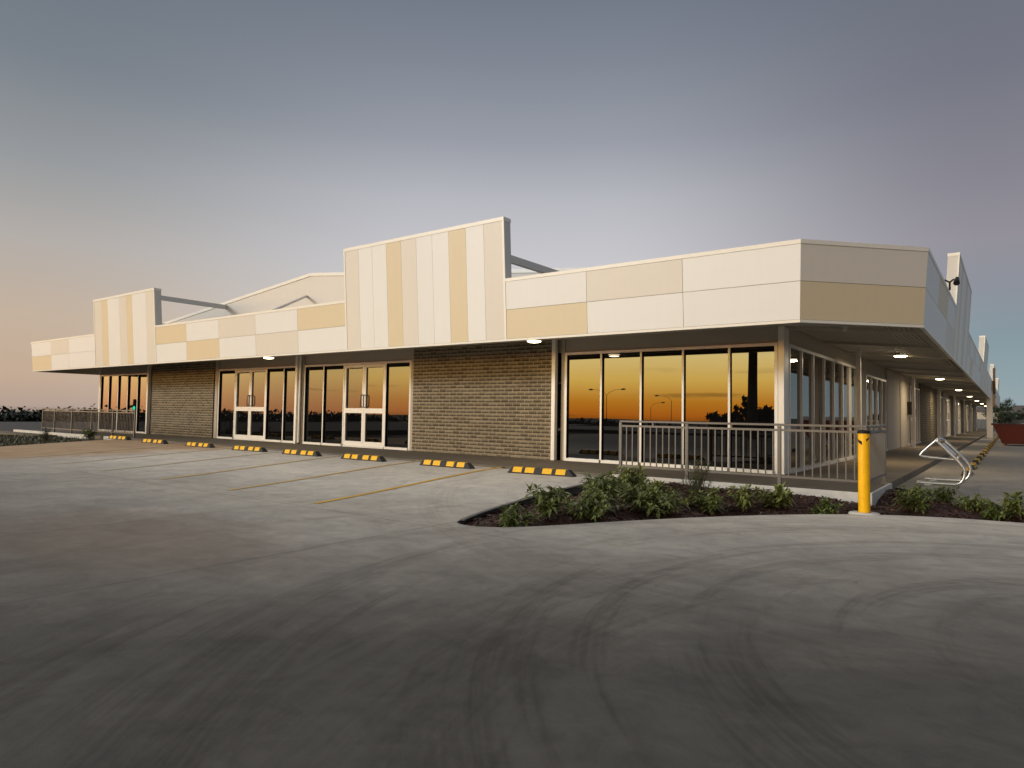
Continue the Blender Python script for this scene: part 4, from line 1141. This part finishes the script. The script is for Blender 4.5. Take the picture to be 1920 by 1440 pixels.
eas = er([(0, (120, 135, 150)), (.1, (130, 140, 158)), (.3, (120, 126, 142)), (.62, (112, 118, 132)), (.72, (170, 172, 179)), (1, (208, 208, 212))])
KW = 1.0
wes = er([(0, (6.0, 1.6, .09)), (.02, (7.2, 2.75, .20)), (.05, (9.6, 5.9, 1.15)), (.088, (10.4, 7.8, 2.9)), (.115, (1.5, 1.4, 1.1)), (.22, (.85, .83, .78)), (.36, (.5, .5, .5)), (.6, (.34, .35, .37)), (1, (.62, .63, .66))], KW, True)
wsl = er([(0, (3.4, 1.45, .60)), (.02, (4.0, 2.05, .80)), (.05, (4.8, 3.1, 1.15)), (.08, (4.2, 3.0, 1.35)), (.105, (1.0, .85, .7)), (.3, (.6, .58, .54)), (.6, (.34, .35, .37)), (1, (.62, .63, .66))], KW, True)
azd = mth(nt, 'MULTIPLY', az, 180 / math.pi)
c = mixc(nt, maprange(nt, azd, -74, -42, 0, 1, True), lef, cen)
c = mixc(nt, maprange(nt, azd, -30, 0, 0, 1, True), c, rig)
c = mixc(nt, maprange(nt, azd, 10, 70, 0, 1, True), c, eas)
# angle from the sunset bearing (-y, a little to -x)
sb = R(-142)
dsn = mth(nt, 'ADD', mth(nt, 'MULTIPLY', X, math.sin(sb)), mth(nt, 'MULTIPLY', Y, math.cos(sb)))
hl = mth(nt, 'SQRT', mth(nt, 'ADD', mth(nt, 'MULTIPLY', X, X), mth(nt, 'ADD', mth(nt, 'MULTIPLY', Y, Y), 1e-6)))
cs = mth(nt, 'DIVIDE', dsn, hl)
wl = mixc(nt, maprange(nt, azd, -122, -148, 0, 1, True), wsl, wes)
c = mixc(nt, maprange(nt, cs, .40, .85, 0, 1, True), c, wl)
# thin evening cloud streaks low over the sunset
ve = nd(nt, 'ShaderNodeCombineXYZ'); L(nt, mth(nt, 'MULTIPLY', azd, .05), ve.inputs[0]); L(nt, mth(nt, 'MULTIPLY', Z, 42.0), ve.inputs[1])
cn = noise(nt, ve.outputs[0], 1.3, 4, .55)
cm = mth(nt, 'MULTIPLY', maprange(nt, cn, .60, .72, 0, .55, True), mth(nt, 'MULTIPLY', maprange(nt, cs, .8, .95, 0, 1), maprange(nt, Z, .09, .02, 0, 1)))
c = mixc(nt, cm, c, (.35, .14, .05))
# physical sky of the last light, added weakly
sky = nd(nt, 'ShaderNodeTexSky', sky_type='NISHITA'); sky.sun_disc = False; sky.sun_elevation = R(3.0); sky.sun_rotation = R(167)
c = mixc(nt, 0.012, c, sky.outputs[0], 'ADD')
# ground half of the world
c = mixc(nt, maprange(nt, Z, -.02, 0.0, 0, 1), (.03, .028, .025), c)
L(nt, c, bg.inputs[0]); bg.inputs[1].default_value = 1.0
w.cycles.sampling_method = 'MANUAL'; w.cycles.sample_map_resolution = 1024

sd = bpy.data.lights.new('sun', 'SUN'); sd.energy = 1.45; sd.angle = R(10); sd.color = (1.0, .99, .97)
so = bpy.data.objects.new('sun', sd); C.objects.link(so)
az_s = R(-148); els = R(15)
dirs = Vector((math.sin(az_s) * math.cos(els), math.cos(az_s) * math.cos(els), math.sin(els)))
so.rotation_euler = dirs.to_track_quat('Z', 'Y').to_euler()

sc = bpy.context.scene
sc.view_settings.view_transform = 'Standard'; sc.view_settings.look = 'None'; sc.view_settings.exposure = 0; sc.view_settings.gamma = 1
